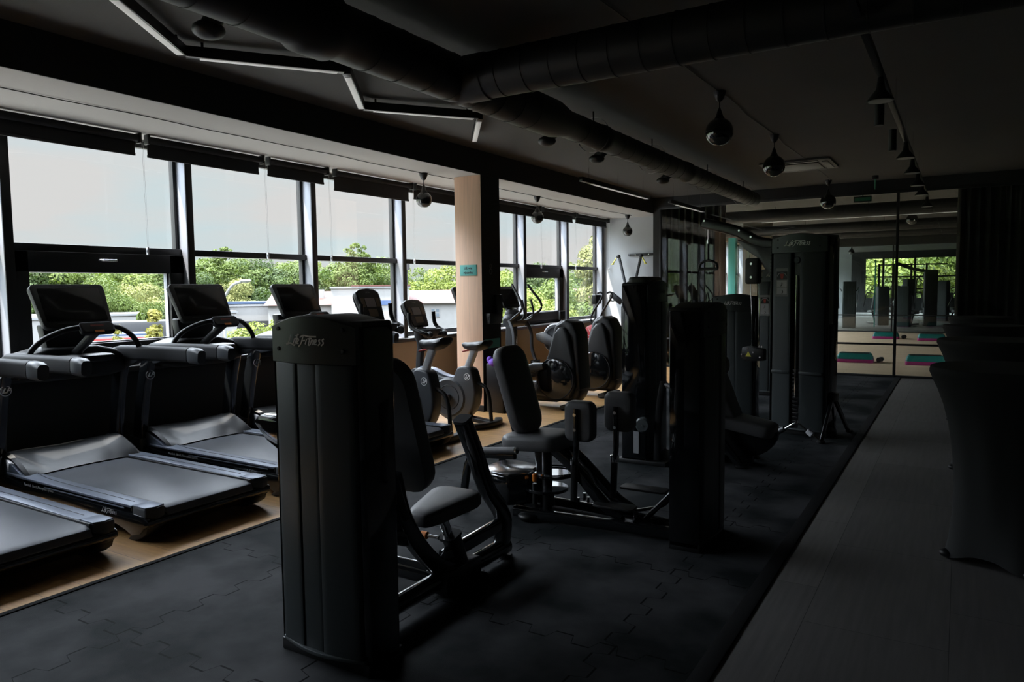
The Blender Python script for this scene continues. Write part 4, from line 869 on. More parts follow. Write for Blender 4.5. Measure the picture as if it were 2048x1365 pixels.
# M2 hip machine, tower front faces +x
t = thing('hip_machine', 'weight machine with upright seat and two thigh pads in the middle of the rubber floor', 'weight machine', (-2.2, 4.45, 0))
tower(t, .52, .20, 1.5, (.82, .02), 90, .03, .049)
def h(X, Z, y=0): return (X + 2.2, y, Z)
obj('backrest_pad', MB().pad(.36, .64, .085, rot(0, 0, 90, (-.485, 0, .88)) @ rot(90 - 17), .12, .3, .95), VIN, t)
obj('backrest_stem', MB().bar([h(-2.74, .78), h(-2.70, .58), h(-2.60, .46)], .06, .06, up=(1, 0, 0)), SAT, t)
obj('seat_pad', MB().pad(.42, .46, .10, rot(0, 0, 90, (-.31, 0, .53)) @ rot(-3), .10, .3, .9), VIN, t)
obj('seat_column', MB().bar([h(-2.50, .48), h(-2.45, .06)], .09, .09, smooth=False, up=(1, 0, 0)), SAT, t)
for s in (-1, 1):
    obj('armrest', MB().tube([h(-2.82, .47, s * .27), h(-2.55, .50, s * .27)], .024, 12, smooth=False), VIN, t)
    obj('armrest_end', MB().cyl(h(-2.54, .50, s * .27), .025, .012, 'x', 12), CHR, t)
    obj('arm_tube', MB().bar([h(-2.56, .46, s * .26), h(-2.80, .44, s * .26), h(-2.93, .40, s * .25), h(-2.98, .28, s * .24), h(-3.02, .03, s * .24)], .045, .05), GLB, t)
    obj('foot', MB().cyl(h(-3.03, .012, s * .24), .05, .024, 'z', 20, .006), BLK, t)
    x = -2.14 if s < 0 else -1.94
    # thigh pads stand upright facing sideways
    yy = s * .10
    obj('thigh_pad', MB().pad(.21, .27, .085, rot(90, 0, 0, (x + 2.2, yy, .71 + (.05 if s > 0 else 0))), .05, .2), VIN, t)
    arm = MB().bar([(x + 2.19, yy - .05, .80), (x + 2.19, yy - .05, .52), (x + 2.17, yy - .03, .42)], .04, .03, up=(1, 0, 0)); obj('pad_arm', arm, GLB, t)
    for dz in (0, .10): obj('pad_bolt', MB().cyl((x + 2.19, yy - .07, .66 + dz), .011, .012, 'y', 12), CHR, t)
    obj('pivot_post', MB().bar([(x + 2.17, yy - .03, .45), (x + 2.16, yy - .03, .17)], .04, .04, smooth=False, up=(1, 0, 0)), SAT, t)
    obj('pivot_joint', MB().cyl((x + 2.17, yy - .03, .44), .03, .05, 'z', 14, .004), CHR if s > 0 else GLB, t)
    fx0, fx1, fz = ((-2.02, -1.74, .17) if s < 0 else (-1.94, -1.62, .235))
    obj('foot_plate', MB().prism([(a + (fx0 + fx1) / 2 + 2.2, c + s * .13) for a, c in rrect(fx1 - fx0, .13, .03)], fz, fz + .014, 'z', .003), BLK, t)
    obj('plate_bracket', MB().bar([((fx1 + 2.2), s * .13, fz), (fx1 + 2.18, s * .10, fz - .08), (fx0 + 2.25, s * .03, .09)], .03, .02), GLB, t)
    obj('sloping_beam', MB().bar([h(-2.36, .50, s * .08), h(-2.20, .38, s * .08), h(-1.98, .17, s * .09), h(-1.85, .10, s * .08)], .055, .075), GLB, t)
obj('cam_housing', MB().prism([(-.72, -.16), (-.62, -.24), (-.42, -.26), (-.30, -.14), (-.30, .12), (-.6, .18), (-.72, .1)], .10, .31, 'z', .015), GLB, t)
obj('cam_top', MB().prism([(-.70, -.14), (-.61, -.22), (-.43, -.24), (-.33, -.13), (-.33, .10), (-.6, .16), (-.70, .09)], .31, .316, 'z', .002), mat('polished_steel', (.55, .56, .58), .18, metal=1), t, label='polished top plate')
for s, zz in ((-1, .22), (1, .30)):
    obj('cam_disc', MB().cyl((-.20, s * .05 - .05, zz), .15, .02, 'z', 36, .004), GLB, t)
obj('cam_rim', MB().lathe([(.145, .27), (.152, .275), (.152, .262)], (-.20, 0, .05), 'z', 36), CHR, t)
obj('range_arm', MB().cyl((-.24, -.20, .20), .018, .14, 'z', 12), BLK, t); obj('range_grip', MB().cyl((-.24, -.20, .31), .017, .055, 'z', 16, .006), ORNG, t, label='orange range pin')
obj('cam_column', MB().cyl((-.21, -.08, .25), .035, .44, 'z', 16), BLK, t)
obj('base_rail', MB().bar([h(-2.62, .045, -.16), h(-2.5, .045, -.17), h(-1.5, .05, -.10)], .07, .07, smooth=False).bar([h(-2.95, .045, .22), h(-2.55, .045, -.16)], .06, .06, smooth=False).bar([h(-3.0, .045, .2), h(-2.2, .045, .16), h(-1.55, .05, .06)], .06, .06, smooth=False), GLB, t)
obj('front_foot', MB().ball(h(-2.50, .03, -.20), .06, 14, (1.2, 1, .5)), BLK, t)
obj('tower_strut', MB().bar([h(-1.72, .08, .0), h(-1.52, .30, .02)], .035, .035, smooth=False), GLB, t)
for x, y in ((-.50, .3), (-.08, .18), (-.02, .22)): obj('bolt_cluster', MB().cyl((x, y - .1, .13), .014, .05, 'z', 8).cyl((x + .03, y - .1, .11), .012, .04, 'z', 8), CHR, t)

# M3 taller machine behind, front faces +x
t = thing('pull_machine', 'taller black weight tower standing between the hip machine and the end wall', 'weight machine', (-2.48, 6.4, 0))
tower(t, .54, .24, 1.66, (0, 0), 90, .03, .049)
obj('top_cushion', MB().pad(.2, .40, .06, rot(0, 0, 0, (0, 0, 1.655)), .06, .3), VIN, t)
obj('side_grip', MB().tube([(.26, -.22, .74), (.36, -.26, .72), (.37, -.26, .80), (.37, -.26, 1.06)], .022, 12, k=4), VIN, t); obj('grip_collar', MB().cyl((.37, -.26, 1.08), .024, .03, 'z', 12), SILV, t)
obj('grip_post', MB().bar([(.20, -.22, .05), (.22, -.22, .5), (.26, -.22, .76)], .06, .06, up=(1, 0, 0)), SAT, t)
obj('round_pad', MB().cyl((.1, -.30, .37), .07, .06, 'y', 28, .015), CHAR, t, label='round grey-green pad'); obj('pad_bolt', MB().cyl((.1, -.335, .37), .008, .012, 'y', 10), CHR, t)
obj('rating_label', MB().box(.0, .05, -.284, -.282, .10, .30), DWHT, t, label='grey rating label')
obj('base_plate', MB().box(-.16, .30, -.28, .28, 0, .04, .008), BLK, t); obj('seat_pad', MB().pad(.30, .34, .08, rot(0, 0, 90, (.42, .05, .50)), .08), VIN, t); obj('seat_column', MB().box(.36, .46, .0, .1, .03, .46, .01), SAT, t)

# M6 tower and M4 seat: leg machine
t = thing('leg_machine', 'weight machine with charcoal tower and dark reclining seat left of the tall cable station', 'weight machine', (-2.25, 8.8, 0))
tower(t, .52, .22, 1.5, (-.02, 0), 0, .035, .050, mid=.10)
obj('tower_rail', MB().bar([(.0, -.3, .06), (.2, -1.6, .06), (.45, -2.3, .06)], .07, .07, smooth=False), GLB, t)
t2 = thing('seat_bench_machine', 'low reclined seat with round headrest before the charcoal tower', 'weight machine', (-1.75, 6.55, 0))
obj('backrest_pad', MB().pad(.34, .58, .09, rot(0, 0, 90, (-.05, .1, .60)) @ rot(90 - 22), .09, .3, .85), VIN, t2)
obj('headrest', MB().ball((-.075, .1, .875), .075, 20, (.75, 1.1, 1.25)), VIN, t2)
obj('seat_pad', MB().pad(.40, .50, .10, rot(0, 0, 90, (.15, .1, .35)) @ rot(10), .10, .4, .9), VIN, t2)
obj('seat_frame', MB().bar([(-.16, .1, .72), (-.10, .1, .4), (.0, .1, .18), (.05, .1, .05)], .07, .08, up=(1, 0, 0)).bar([(-.1, .1, .33), (.3, .1, .36)], .06, .06, smooth=False), GLB, t2)
obj('weight_cam', MB().prism([(.30 * math.cos(a) + .12, .24 * math.sin(a) + .30) for a in [PI * (1 + k / 12) for k in range(13)]], .05, .14, 'y', .008), SAT, t2)
for s in (-1, 1):
    obj('slanted_leg', MB().bar([(-.24, .1 + s * .2, .55), (-.05, .1 + s * .2, .25), (.14, .1 + s * .22, .02)], .05, .07, up=(1, 0, 0)), GLB, t2)
    obj('foot', MB().cyl((.15, .1 + s * .22, .012), .055, .024, 'z', 18, .006), BLK, t2)
    for z in (.12, .20): obj('bolt', MB().cyl((-.26 + z * .3, .1 + s * .25 - .02, z + .1), .012, .02, 'y', 8), CHR, t2)
obj('hand_grip', MB().tube([(-.26, -.02, .80), (-.14, -.05, .78), (-.13, -.05, .90), (-.13, -.05, 1.10)], .022, 12, k=4), VIN, t2); obj('grip_collar', MB().cyl((-.13, -.05, 1.115), .024, .03, 'z', 12), SILV, t2)
obj('grip_post', MB().bar([(-.26, -.02, .10), (-.26, -.02, .82)], .05, .05, smooth=False, up=(1, 0, 0)), SAT, t2)
obj('base_rail', MB().box(-.35, .2, .05, .15, 0, .06, .01), SAT, t2)

# M5 tall cable station
t = thing('cable_station', 'tallest charcoal weight tower with instruction placard and a long boom reaching left', 'weight machine', (-1.42, 8.30, 0), -13)
tower(t, .62, .30, 2.14, (0, 0), 0, .035, .066, mid=.10, open_mid=True, placard=True, hd=.20)
for xa, xb in ((-.272, -.075), (.03, .272)): obj('panel_step', MB().box(xa, xb, -.192, -.15, .655, .685, .004), CHAR, t, label='raised band across the panel')
for s in (-1, 1): obj('support_leg', MB().bar([(.33, -.02 + s * .02, .42), (.36, s * .36 - .02, .02)], .03, .05, smooth=False), GLB, t)
obj('leg_bracket', MB().box(.31, .36, -.08, .06, .38, .46, .006), SAT, t)
for s in (-1, 1): obj('foot', MB().cyl((.36, s * .38 - .02, .012), .04, .024, 'z', 16, .005), BLK, t)
obj('boom_casting', MB().prism([(-.30, 1.62), (-.30, 2.05), (-.42, 2.02), (-.55, 2.05), (-.78, 2.12), (-.70, 2.02), (-.52, 1.90), (-.40, 1.72)], -.02, .08, 'y', .012), mat('cast_grey', (.10, .10, .105), .3, metal=.4), t, label='grey cast bracket')
obj('boom_arm', MB().bar([(-.30, .03, 2.04), (-.55, .03, 2.09), (-.80, .03, 2.22), (-1.22, .03, 2.34)], .10, .12), SAT, t)
for x, z in ((-.60, 2.14), (-.74, 2.22), (-1.18, 2.36)): obj('boom_bolt', MB().cyl((x, -.03, z), .012, .02, 'y', 10), CHR, t)
obj('adjusting_rack', MB().box(-.345, -.315, -.06, .0, 1.62, 2.10, .006), CHR, t, label='chrome toothed strip')
for k in range(12): obj('rack_tooth', MB().cyl((-.348, -.03, 1.66 + k * .037), .010, .06, 'y', 8), SAT, t)
hk = obj('hanging_cable', MB().cyl((-1.16, .03, 2.22), .008, .22, 'z', 8).cyl((-1.16, .03, 2.12), .016, .05, 'z', 10), CHR, t)
obj('strap', MB().cyl((-1.16, .03, 2.0), .012, .24, 'z', 8), BLK, hk)
obj('half_moon_handle', MB().tube([(-1.28, .03, 1.80), (-1.26, .03, 1.86), (-1.16, .03, 1.90), (-1.06, .03, 1.86), (-1.04, .03, 1.80)], .016, 10).tube([(-1.28, .03, 1.80), (-1.04, .03, 1.80)], .018, 12, smooth=False), BLK, t)
obj('pulley_guard', MB().prism(rrect(.155, .29, .03), -.05, .05, 'z', .012, rot(90, t=(-.58, .0, 1.76))), BLK, t, label='black plate with two bolts')
for z in (1.69, 1.84): obj('guard_bolt', MB().cyl((-.58, -.055, z), .014, .012, 'y', 12), CHR, t)
obj('pulley_cable', MB().tube([(-.64, .0, 2.02), (-.60, 0, 1.4), (-.59, 0, .93)], .0035, 6, k=3).tube([(-.52, 0, 2.0), (-.50, 0, .8)], .0035, 6, smooth=False), CHR, t)
pb = obj('low_pulley', MB().prism([(-.09, -.06), (-.04, -.10), (.18, -.08), (.18, .05), (0, .08), (-.08, .06)], -.04, .04, 'z', .012, rot(90, t=(-.60, -.02, .84))), BLK, t)
obj('warning_sticker', MB().prism([(-.035, -.03), (.035, -.03), (0, .03)], 0, .001, 'z', 0, rot(90, t=(-.60, -.0615, .83))), YEL, pb, label='yellow warning triangle')
for x, z in ((-.61, .89), (-.54, .85), (-.68, .82), (-.44, .92), (-.46, .80)): obj('bolt', MB().cyl((x, -.065, z), .010, .012, 'y', 10), CHR, pb)
obj('cable_end', MB().cyl((-.59, 0, .95), .008, .09, 'z', 8), CHR, t)
t = thing('v_handle', 'chrome V-shaped pull-down handle with one white grip hanging low before the tallest tower', 'handle', (-1.40, 7.86, .06), -13)
b = MB().tube([(-.17, 0, .02), (-.10, 0, .06), (0, 0, .12), (.10, 0, .06), (.17, 0, .02)], .012, 10, k=3); obj('handle_bar', b, CHR, t)
obj('grip', MB().cyl((0, 0, 0), .028, .09, 'x', 16, .006), DGREY, t).matrix_local = rot(0, -35, 0, (-.16, 0, .025)); obj('grip', MB().cyl((0, 0, 0), .030, .07, 'x', 16, .006), WHITE, t, label='white grip').matrix_local = rot(0, 35, 0, (.14, 0, .035))
obj('swivel', MB().cyl((0, 0, .135), .016, .03, 'z', 12), CHR, t); obj('hanging_cable', MB().cyl((0, .05, .30), .004, .32, 'z', 6), CHR, t); obj('handle_end', MB().tube([(.17, 0, .02), (.24, 0, -.03)], .01, 8, smooth=False), CHR, t)

# M7 tower further back
t = thing('far_machine', 'far weight machine, just its header and placard visible left of the tallest tower', 'weight machine', (-2.30, 11.0, 0))
tower(t, .52, .24, 1.85, (.05, 0), 0, .035, .056, placard=True)
# ------------------------------------------------------------------ hall beyond the studio: more machines
def hall_machine(x, y, rz, h, label, arms=0):
    t = thing('weight_machine', label, 'weight machine', (x, y, 0), rz, 'weight machines beyond the studio')
    obj('weight_tower', MB().prism(rrect(.44, .26, .05), 0, h, 'z', .02), BLK if arms else CHAR, t)
    obj('seat_pad', MB().pad(.3, .4, .1, rot(0, 0, 0, (0, .8, .5)), .08), VIN, t); obj('backrest_pad', MB().pad(.3, .6, .09, rot(72, 0, 180, (0, .5, .9)), .08), VIN, t)
    obj('frame', MB().bar([(0, .1, .06), (0, 1.2, .06)], .08, .08, smooth=False).bar([(0, .55, .05), (0, .8, .46)], .07, .07, smooth=False).bar([(0, .3, .05), (0, .42, 1.0)], .06, .06, smooth=False, up=(0, 1, 0)), SAT, t)
    for s in (-1, 1):
        obj('press_arm', MB().tube([(s * .25, .1, h * .8), (s * .35, .5, h * .85), (s * .32, .8, .9), (s * .3, .95, .7)], .022, 8, k=3), CHR if s > 0 else SAT, t)
    if arms: obj('pull_boom', MB().bar([(0, 0, h - .05), (-.5, .1, h + .02), (-1.1, .1, h + .25)], .10, .12), BLK, t)
    return t
for i, (x, y, rz, h, a) in enumerate(((-3.45, 29.2, 10, 1.7, 0), (-2.55, 31.5, 30, 1.5, 0), (-1.75, 30.5, -20, 1.5, 0), (-.95, 31.5, 15, 2.1, 1), (-1.9, 35.5, 60, 1.8, 0), (-.6, 35.5, -30, 1.7, 0), (.45, 32.5, 40, 1.5, 0))):
    hall_machine(x, y, rz, h, ['broad charcoal tower just behind the far glass, leftmost', 'dark machine behind the leftmost hall tower', 'hall machine straight behind the partition post', 'hall machine with a boom sloping up to the left', 'hall machine farther back, turned sideways', 'hall machine before the bright hall windows', 'hall machine at the right, behind the last bar table'][i], a)
t = thing('squat_rack', 'black rack of uprights and cross bars before the hall windows', 'rack', (-2.4, 37.5, 0))
for x in (-.8, -.2, .5, 1.1): obj('rack_upright', MB().box(x - .04, x + .04, -.04, .04, 0, 2.5, .005), SAT, t)
for z in (2.45, 1.9, 1.35): obj('cross_bar', MB().box(-.8, 1.9, -.03, .03, z - .03, z + .03, .004), SAT, t)
t = thing('reception_counter', 'teal-fronted counter at the right of the hall', 'counter', (.6, 37.5, 0)); obj('counter_body', MB().box(-.6, .9, -.3, .3, 0, 1.0, .01), mat('teal_counter', (.06, .16, .16), .5), t); obj('counter_top', MB().box(-.65, .95, -.35, .35, 1.0, 1.04, .008), SILV, t)
for i, (x, y, w, l) in enumerate(((-3.98, 27.4, .02, 'thin teal light-edge strip beside the leftmost hall tower'), (-2.7, 30.2, .02, 'thin teal strip between the hall machines'))):
    tag(obj('teal_strip', MB().box(x - w, x + w, y - .02, y + .02, 0, 2.5, .004), mat('teal_edge', (.10, .62, .58), .4)), l, 'strip')
# ------------------------------------------------------------------ outside: ground, buildings, trees
G = -5.0
GR = mat('grass_ground', (.04, .06, .015), .95, var=.3, vscale=.2); ASPH = mat('pale_asphalt', (.10, .098, .094), .95, var=.1, vscale=.3)
struct('ground', MB().box(-260, 60, -160, 300, G - 1, G), GR)
struct('ground_yard', MB().box(-58, -9, -30, 75, G - .02, G + .03), ASPH)
struct('ground_bounce', MB().box(-19, -7, -30, 75, G - .02, G + .06), mat('pale_bounce_ground', (.24, .235, .22), .95, var=.1, vscale=.5))  # unseen pale strip added below the windows to bounce light onto the soffit
def leafmat(n, c1, c2):
    m = mat(n, c1, .75, var=0); nt = m.node_tree; b = nt.nodes['Principled BSDF']; N = nt.nodes.new; L = nt.links.new
    nz = N('ShaderNodeTexNoise'); nz.inputs['Scale'].default_value = .9; nz.inputs['Detail'].default_value = 3; tc = N('ShaderNodeTexCoord'); L(tc.outputs['Object'], nz.inputs[0])
    cr = N('ShaderNodeValToRGB'); L(nz.outputs['Fac'], cr.inputs[0]); cr.color_ramp.elements[0].position = .35; cr.color_ramp.elements[1].position = .65
    cr.color_ramp.elements[0].color = (*c1, 1); cr.color_ramp.elements[1].color = (*c2, 1); L(cr.outputs[0], b.inputs['Base Color'])
    tr = N('ShaderNodeBsdfTranslucent'); L(cr.outputs[0], tr.inputs[0]); ms = N('ShaderNodeMixShader'); ms.inputs[0].default_value = .35
    L(b.outputs[0], ms.inputs[1]); L(tr.outputs[0], ms.inputs[2]); L(ms.outputs[0], nt.nodes['Material Output'].inputs[0]); return m
LM = [leafmat('mid_green_leaves', (0.040, 0.069, 0.006), (0.070, 0.101, 0.011)), leafmat('dark_green_leaves', (0.019, 0.040, 0.006), (0.040, 0.067, 0.008)), leafmat('yellow_green_leaves', (0.078, 0.112, 0.010), (0.121, 0.149, 0.019)), leafmat('pale_birch_leaves', (0.105, 0.118, 0.029), (0.146, 0.155, 0.046)), leafmat('golden_thuja_leaves', (0.095, 0.096, 0.010), (0.144, 0.133, 0.015))]
BARK = mat('bark', (.10, .08, .06), .9)
def crown_mesh(name, seed, m, shape, n, leaf):
    """leaf clusters scattered over many small rounded clumps that together make the crown; scaled to a top height of 1"""
    rnd = random.Random(seed); blobs = []
    for e in shape:
        for _ in range(16):
            z = rnd.uniform(-.75, 1); a = rnd.uniform(0, 2 * PI); r = math.sqrt(1 - z * z); k = rnd.uniform(.20, .38); q = rnd.uniform(.72, .95)
            blobs.append((e[0] + r * math.cos(a) * e[3] * q, e[1] + r * math.sin(a) * e[4] * q, e[2] + z * e[5] * q, (e[3] + e[5]) * .5 * k, rnd.uniform(.75, .95)))
    tot = sum(b[3] ** 2 for b in blobs); vs, fs = [], []
    for bx, by, bz, br, fl in blobs:
        for _ in range(int(n * br * br / tot)):
            z = rnd.uniform(-.6, 1); a = rnd.uniform(0, 2 * PI); r = math.sqrt(1 - z * z); d = Vector((r * math.cos(a), r * math.sin(a), z)); f = br * rnd.uniform(.82, 1.1)
            c = Vector((bx + d.x * f, by + d.y * f, bz + d.z * f * fl))
            nn = (d + Vector((rnd.uniform(-.5, .5), rnd.uniform(-.5, .5), rnd.uniform(-.3, .6)))).normalized()
            u = nn.orthogonal().normalized(); v = nn.cross(u); th = rnd.uniform(0, PI); u, v = u * math.cos(th) + v * math.sin(th), v * math.cos(th) - u * math.sin(th)
            s = leaf * rnd.uniform(.6, 1.3); i = len(vs)
            vs += [c + u * s, c + v * s * .6 + nn * s * .15, c - u * s, c - v * s * .6 + nn * s * .1]; fs.append((i, i + 1, i + 2, i + 3))
    top = max(v.z for v in vs); me = bpy.data.meshes.new(name); me.from_pydata([tuple(v / top) for v in vs], [], fs); me.materials.append(m); return me
def tree_mesh_set(seed, kind):
    if kind == 'round': sh = [(0, 0, 7, 3.6, 3.6, 3.8), (1.8, .6, 5.6, 2.6, 2.6, 2.8), (-1.8, -.8, 5.8, 2.7, 2.5, 2.9), (.2, 1.9, 6, 2.6, 2.4, 2.8), (.3, -2, 6.2, 2.5, 2.4, 2.8), (0, 0, 4, 3.0, 3.0, 2.4)]
    elif kind == 'wide': sh = [(0, 0, 6, 4.6, 4.6, 3.4), (3, 1, 5, 2.8, 2.8, 2.6), (-2.9, -.6, 5.2, 2.9, 2.7, 2.7), (.5, 3, 5, 2.8, 2.6, 2.6), (0, -3, 5.4, 2.7, 2.6, 2.6), (0, 0, 3.4, 3.8, 3.8, 2.4)]
    elif kind == 'cone': sh = [(0, 0, 1.2, .72, .72, 1.3), (0, 0, 2.2, .54, .54, .9), (0, 0, 3.0, .36, .36, .7), (0, 0, 3.7, .2, .2, .6), (0, 0, 4.3, .08, .08, .5)]
    elif kind == 'birch': sh = [(0, 0, 5.5, 1.6, 1.6, 4.8), (.5, .3, 4.0, 1.6, 1.5, 2.8), (-.6, -.3, 3.6, 1.6, 1.5, 2.6), (0, 0, 9, .8, .8, 2.4)]
    elif kind == 'airy': sh = [(0, 0, 9.6, 1.0, 1.0, .8), (1.1, .3, 8.7, .8, .8, .6), (-1.0, -.2, 8.3, .9, .9, .6), (.3, .9, 7.8, 1.2, 1.2, .8), (-.2, -.8, 7.2, 1.3, 1.3, .9), (0, 0, 6, 1.8, 1.8, 1.2)]
    else: sh = [(0, 0, 1.2, .35, .35, 1.3)]
    return sh
CR = {}
def crown(kind, li, var, n, leaf):
    k = (kind, li, var)
    if k not in CR: CR[k] = crown_mesh('%s_crown' % kind, 11 + var * 7 + li, LM[li], tree_mesh_set(var, kind), n, leaf)
    return CR[k]
def tree(x, y, kind, li, var, h, label, n=9000, leaf=.24, group=None, wide=1.0):
    """h is the height of the tree"""
    t = thing('tree', label, 'tree', (x, y, G), random.uniform(0, 360), group)
    c = bpy.data.objects.new('foliage', crown(kind, li, var, n, leaf)); C.objects.link(c); c.parent = t; c.scale = (h * wide, h * wide, h)
    b = MB().tube([(0, 0, 0), (.01 * h, .01 * h, .22 * h), (0, .01 * h, .6 * h)], .02 * h, 8, k=3, scale=(1, .3)); obj('trunk', b, BARK, t); return t
FAR = [(-77.8, 34.1, 6.0, 'round', 0), (-76.9, 37.5, 4.9, 'wide', 1), (-74.7, 41.0, 4.8, 'round', 0), (-73.5, 44.5, 4.9, 'wide', 0), (-71.0, 43.6, 4.3, 'round', 2), (-73.5, 49.5, 5.3, 'wide', 0), (-69.5, 50.5, 5.6, 'round', 0),
       (-66.5, 52.5, 5.9, 'wide', 1), (-68.5, 56.2, 4.9, 'round', 0), (-66.5, 59.5, 5.5, 'wide', 0), (-66.1, 63.9, 5.9, 'round', 2), (-62.4, 62.5, 5.2, 'wide', 0), (-57.8, 61.8, 6.2, 'round', 0), (-59.8, 68.2, 5.1, 'wide', 2),
       (-54.4, 66.3, 4.4, 'round', 0), (-51.5, 68.3, 4.9, 'wide', 2), (-46.8, 67.5, 4.2, 'round', 2), (-42.5, 70.5, 4.0, 'wide', 0), (-62.0, 56.5, 4.4, 'round', 1), (-79, 29, 5.5, 'wide', 0), (-81, 23, 5.8, 'round', 1), (-38, 72, 4.4, 'round', 0), (-34, 74, 4.8, 'wide', 1), (-30, 76, 4.8, 'round', 0)]
KN = {0: 'mid-green', 1: 'dark green', 2: 'yellow-green'}
ORD = 'first second third fourth fifth sixth seventh eighth ninth tenth eleventh twelfth thirteenth fourteenth fifteenth sixteenth seventeenth eighteenth nineteenth twentieth twenty-first twenty-second twenty-third twenty-fourth'.split()
FAR.sort(key=lambda f: math.atan2(f[1], -f[0]))
for i, (x, y, zt, kd, li) in enumerate(FAR):
    tree(x, y, kd, li, i % 2, zt - .2 - G, '%s tree in the skyline wood, %s of the row counted from the left' % (KN[li], ORD[i]), 22000, .13, 'wood along the skyline', 1.1)
NEAR = [(-60.0, 33.5, 3.7, 'round', 0, 'big mid-green tree seen above the second treadmill screen'), (-63.0, 37.8, 2.9, 'wide', 3, 'pale tree above the clipped hedge in the leftmost full window'), (-59.9, 41.2, 3.8, 'round', 1, 'dark tree left of the curved street lamp'),
        (-60.0, 45.5, 3.2, 'round', 3, 'pale bushy tree just behind the curved street lamp'), (-29.5, 46.8, 3.2, 'round', 2, 'yellow-green tree just right of the oak pillar, farther away'), (-25.6, 43.5, 3.2, 'wide', 0, 'mid-green tree framed by the right-hand vent window'),
        (-22, 41, 3.6, 'round', 1, 'darker tree behind the lime trees in the right-hand vent window'), (-18, 39, 3.4, 'wide', 0, 'tree behind the birch in the rightmost window')]
for x, y, zt, kd, li, l in NEAR:
    tree(x, y, kd, li, 1, zt - .3 - G, l, 22000, .13)
for x, y, zt, l in ((-62.2, 47.2, 6.1, 'loose airy tree rising above the transom left of the street lamp'), (-56.4, 59.5, 6.8, 'loose airy tree topping the skyline left of the oak pillar')): tree(x, y, 'airy', 0, 3, zt - G, l, 5000, .13)
CLOSE = [(-25.9, 22.5, 1.0, 'wide', 2, 'light green leafy tree behind the third treadmill, left of the nearest tower'), (-21.5, 20.9, .4, 'round', 2, 'small leafy tree rising behind the nearest tower'), (-13.4, 17.0, -.9, 'wide', 2, 'bright green bush below the window behind the upright bikes'),
         (-14.7, 25.6, 1.9, 'round', 2, 'bright lime tree framed by the right-hand vent window'), (-12.2, 22.6, 1.5, 'wide', 2, 'bright leafy tree low in the right-hand vent window'), (-16.6, 26.2, 1.9, 'round', 2, 'bright tree just right of the oak pillar')]
for x, y, zt, kd, li, l in CLOSE:
    tree(x, y, kd, li, 2, zt - .3 - G, l, 26000, .13)
tree(-11.9, 25.6, 'birch', 3, 0, 8.6, 'tall pale birch in the window beside the grey end wall', 24000, .10)
for x, y, zt, l in ((-27.2, 12.7, -.2, 'golden thuja by the left window frame'), (-21.9, 13.9, 1.1, 'taller golden thuja between the first and second treadmill screens'), (-21.5, 14.6, .75, 'golden thuja beside the taller one'), (-27.7, 16.0, .4, 'small golden thuja right of the second treadmill screen')):
    tree(x, y, 'cone', 4, 0, zt - G, l, 9000, .05, None, 1.2)
hg = None
for k in range(9):
    f = k / 8; t = thing('hedge_shrub', 'clipped green cypress in the short hedge, %s from the left' % ORD[k], 'shrub', (-49.5 + f * .9, 30.6 + f * 3.6, G), 0, 'clipped hedge outside')
    c = bpy.data.objects.new('foliage', crown('col', 0, 5, 1600, .07)); C.objects.link(c); c.parent = t; c.scale = (3.0, 3.0, 6.0); obj('trunk', MB().cyl((0, 0, 1), .05, 2, 'z', 6), BARK, t)
# buildings
def building(name, label, x, y, rz, w, d, ztop, roof=None, rows=None, extra=None):
    t = thing(name, label, 'building', (x, y, G), rz); h = ztop - G
    obj('wall', MB().box(-w / 2, w / 2, 0, d, 0, h), FACADE, t)
    if roof is not None: obj('roof', MB().prism([(-.4, h), (d + .4, h), (d * .5, h + roof)], -w / 2 - .3, w / 2 + .3, 'x'), ROOFT, t)
    else: obj('roof', MB().box(-w / 2 - .1, w / 2 + .1, -.1, d, h, h + .15), mat('pale_roof', (.13, .135, .14), .7), t)
    for (z, n, sw, sh, a, b_) in rows or []:
        for k in range(n):
            xx = a + (b_ - a) * k / max(1, n - 1)
            f = obj('window', MB().box(xx - sw / 2, xx + sw / 2, -.06, .0, z - G, z - G + sh), FACADE, t)
            g = MB(); 
            for i in range(2):
                for j in range(2): g.box(xx - sw / 2 + .06 + i * sw / 2, xx - .05 + i * sw / 2, -.08, -.06, z - G + .06 + j * sh / 2, z - G - .05 + (j + 1) * sh / 2)
            obj('window_panes', g, mat('dark_glazing', (.08, .10, .12), .2), f)
    return t
a = 40.7
B1 = building('long_building', 'long white building with a red tiled roof beyond the bikes', -36.5, 50.0, a, 30, 10, .45, 1.1, [(-.75, 9, .75, .75, -6, 12), (-2.6, 9, .75, .9, -6, 12)])
for x, z in ((-12, 1.0), (-11, 1.2), (-9.5, .9), (-8, 1.0), (8, 1.1)): obj('chimney', MB().box(x - .25, x + .25, 2, 2.5, z - G - .4, z - G + .5), FACADE, B1)
B2 = building('white_block', 'taller white block with a blue strip standing before the red roof', -40.6, 44.4, a, 6.2, 4, 1.75, None, [(-2.2, 2, .9, 1.2, 0, 2)])
obj('blue_strip', MB().box(.5, 3.12, -.08, 0, 5.4, 5.75), mat('blue_paint', (.02, .045, .11), .6), B2); obj('red_flashing', MB().box(-1.5, 3.2, -.15, 4, 6.9, 7.0), ROOFT, B2)
B3 = building('flat_building', 'low pale building with solar panels behind the street lamp', -51.0, 41.5, 45, 14, 8, .35, None, [])
obj('solar_panels', MB().box(-5.5, 6, .3, 3.5, 5.55, 5.75, 0, rot(0)), mat('solar_blue', (.035, .055, .10), .3), B3); obj('grey_band', MB().box(-7, 7, -.06, 0, 3.4, 4.1), GREY, B3); text('OAB', .9, mat('sign_magenta', (.7, .05, .2), .6), B3, rot(90, t=(-3.2, -.07, 2.7)), 'sign_lettering', bold=.02)
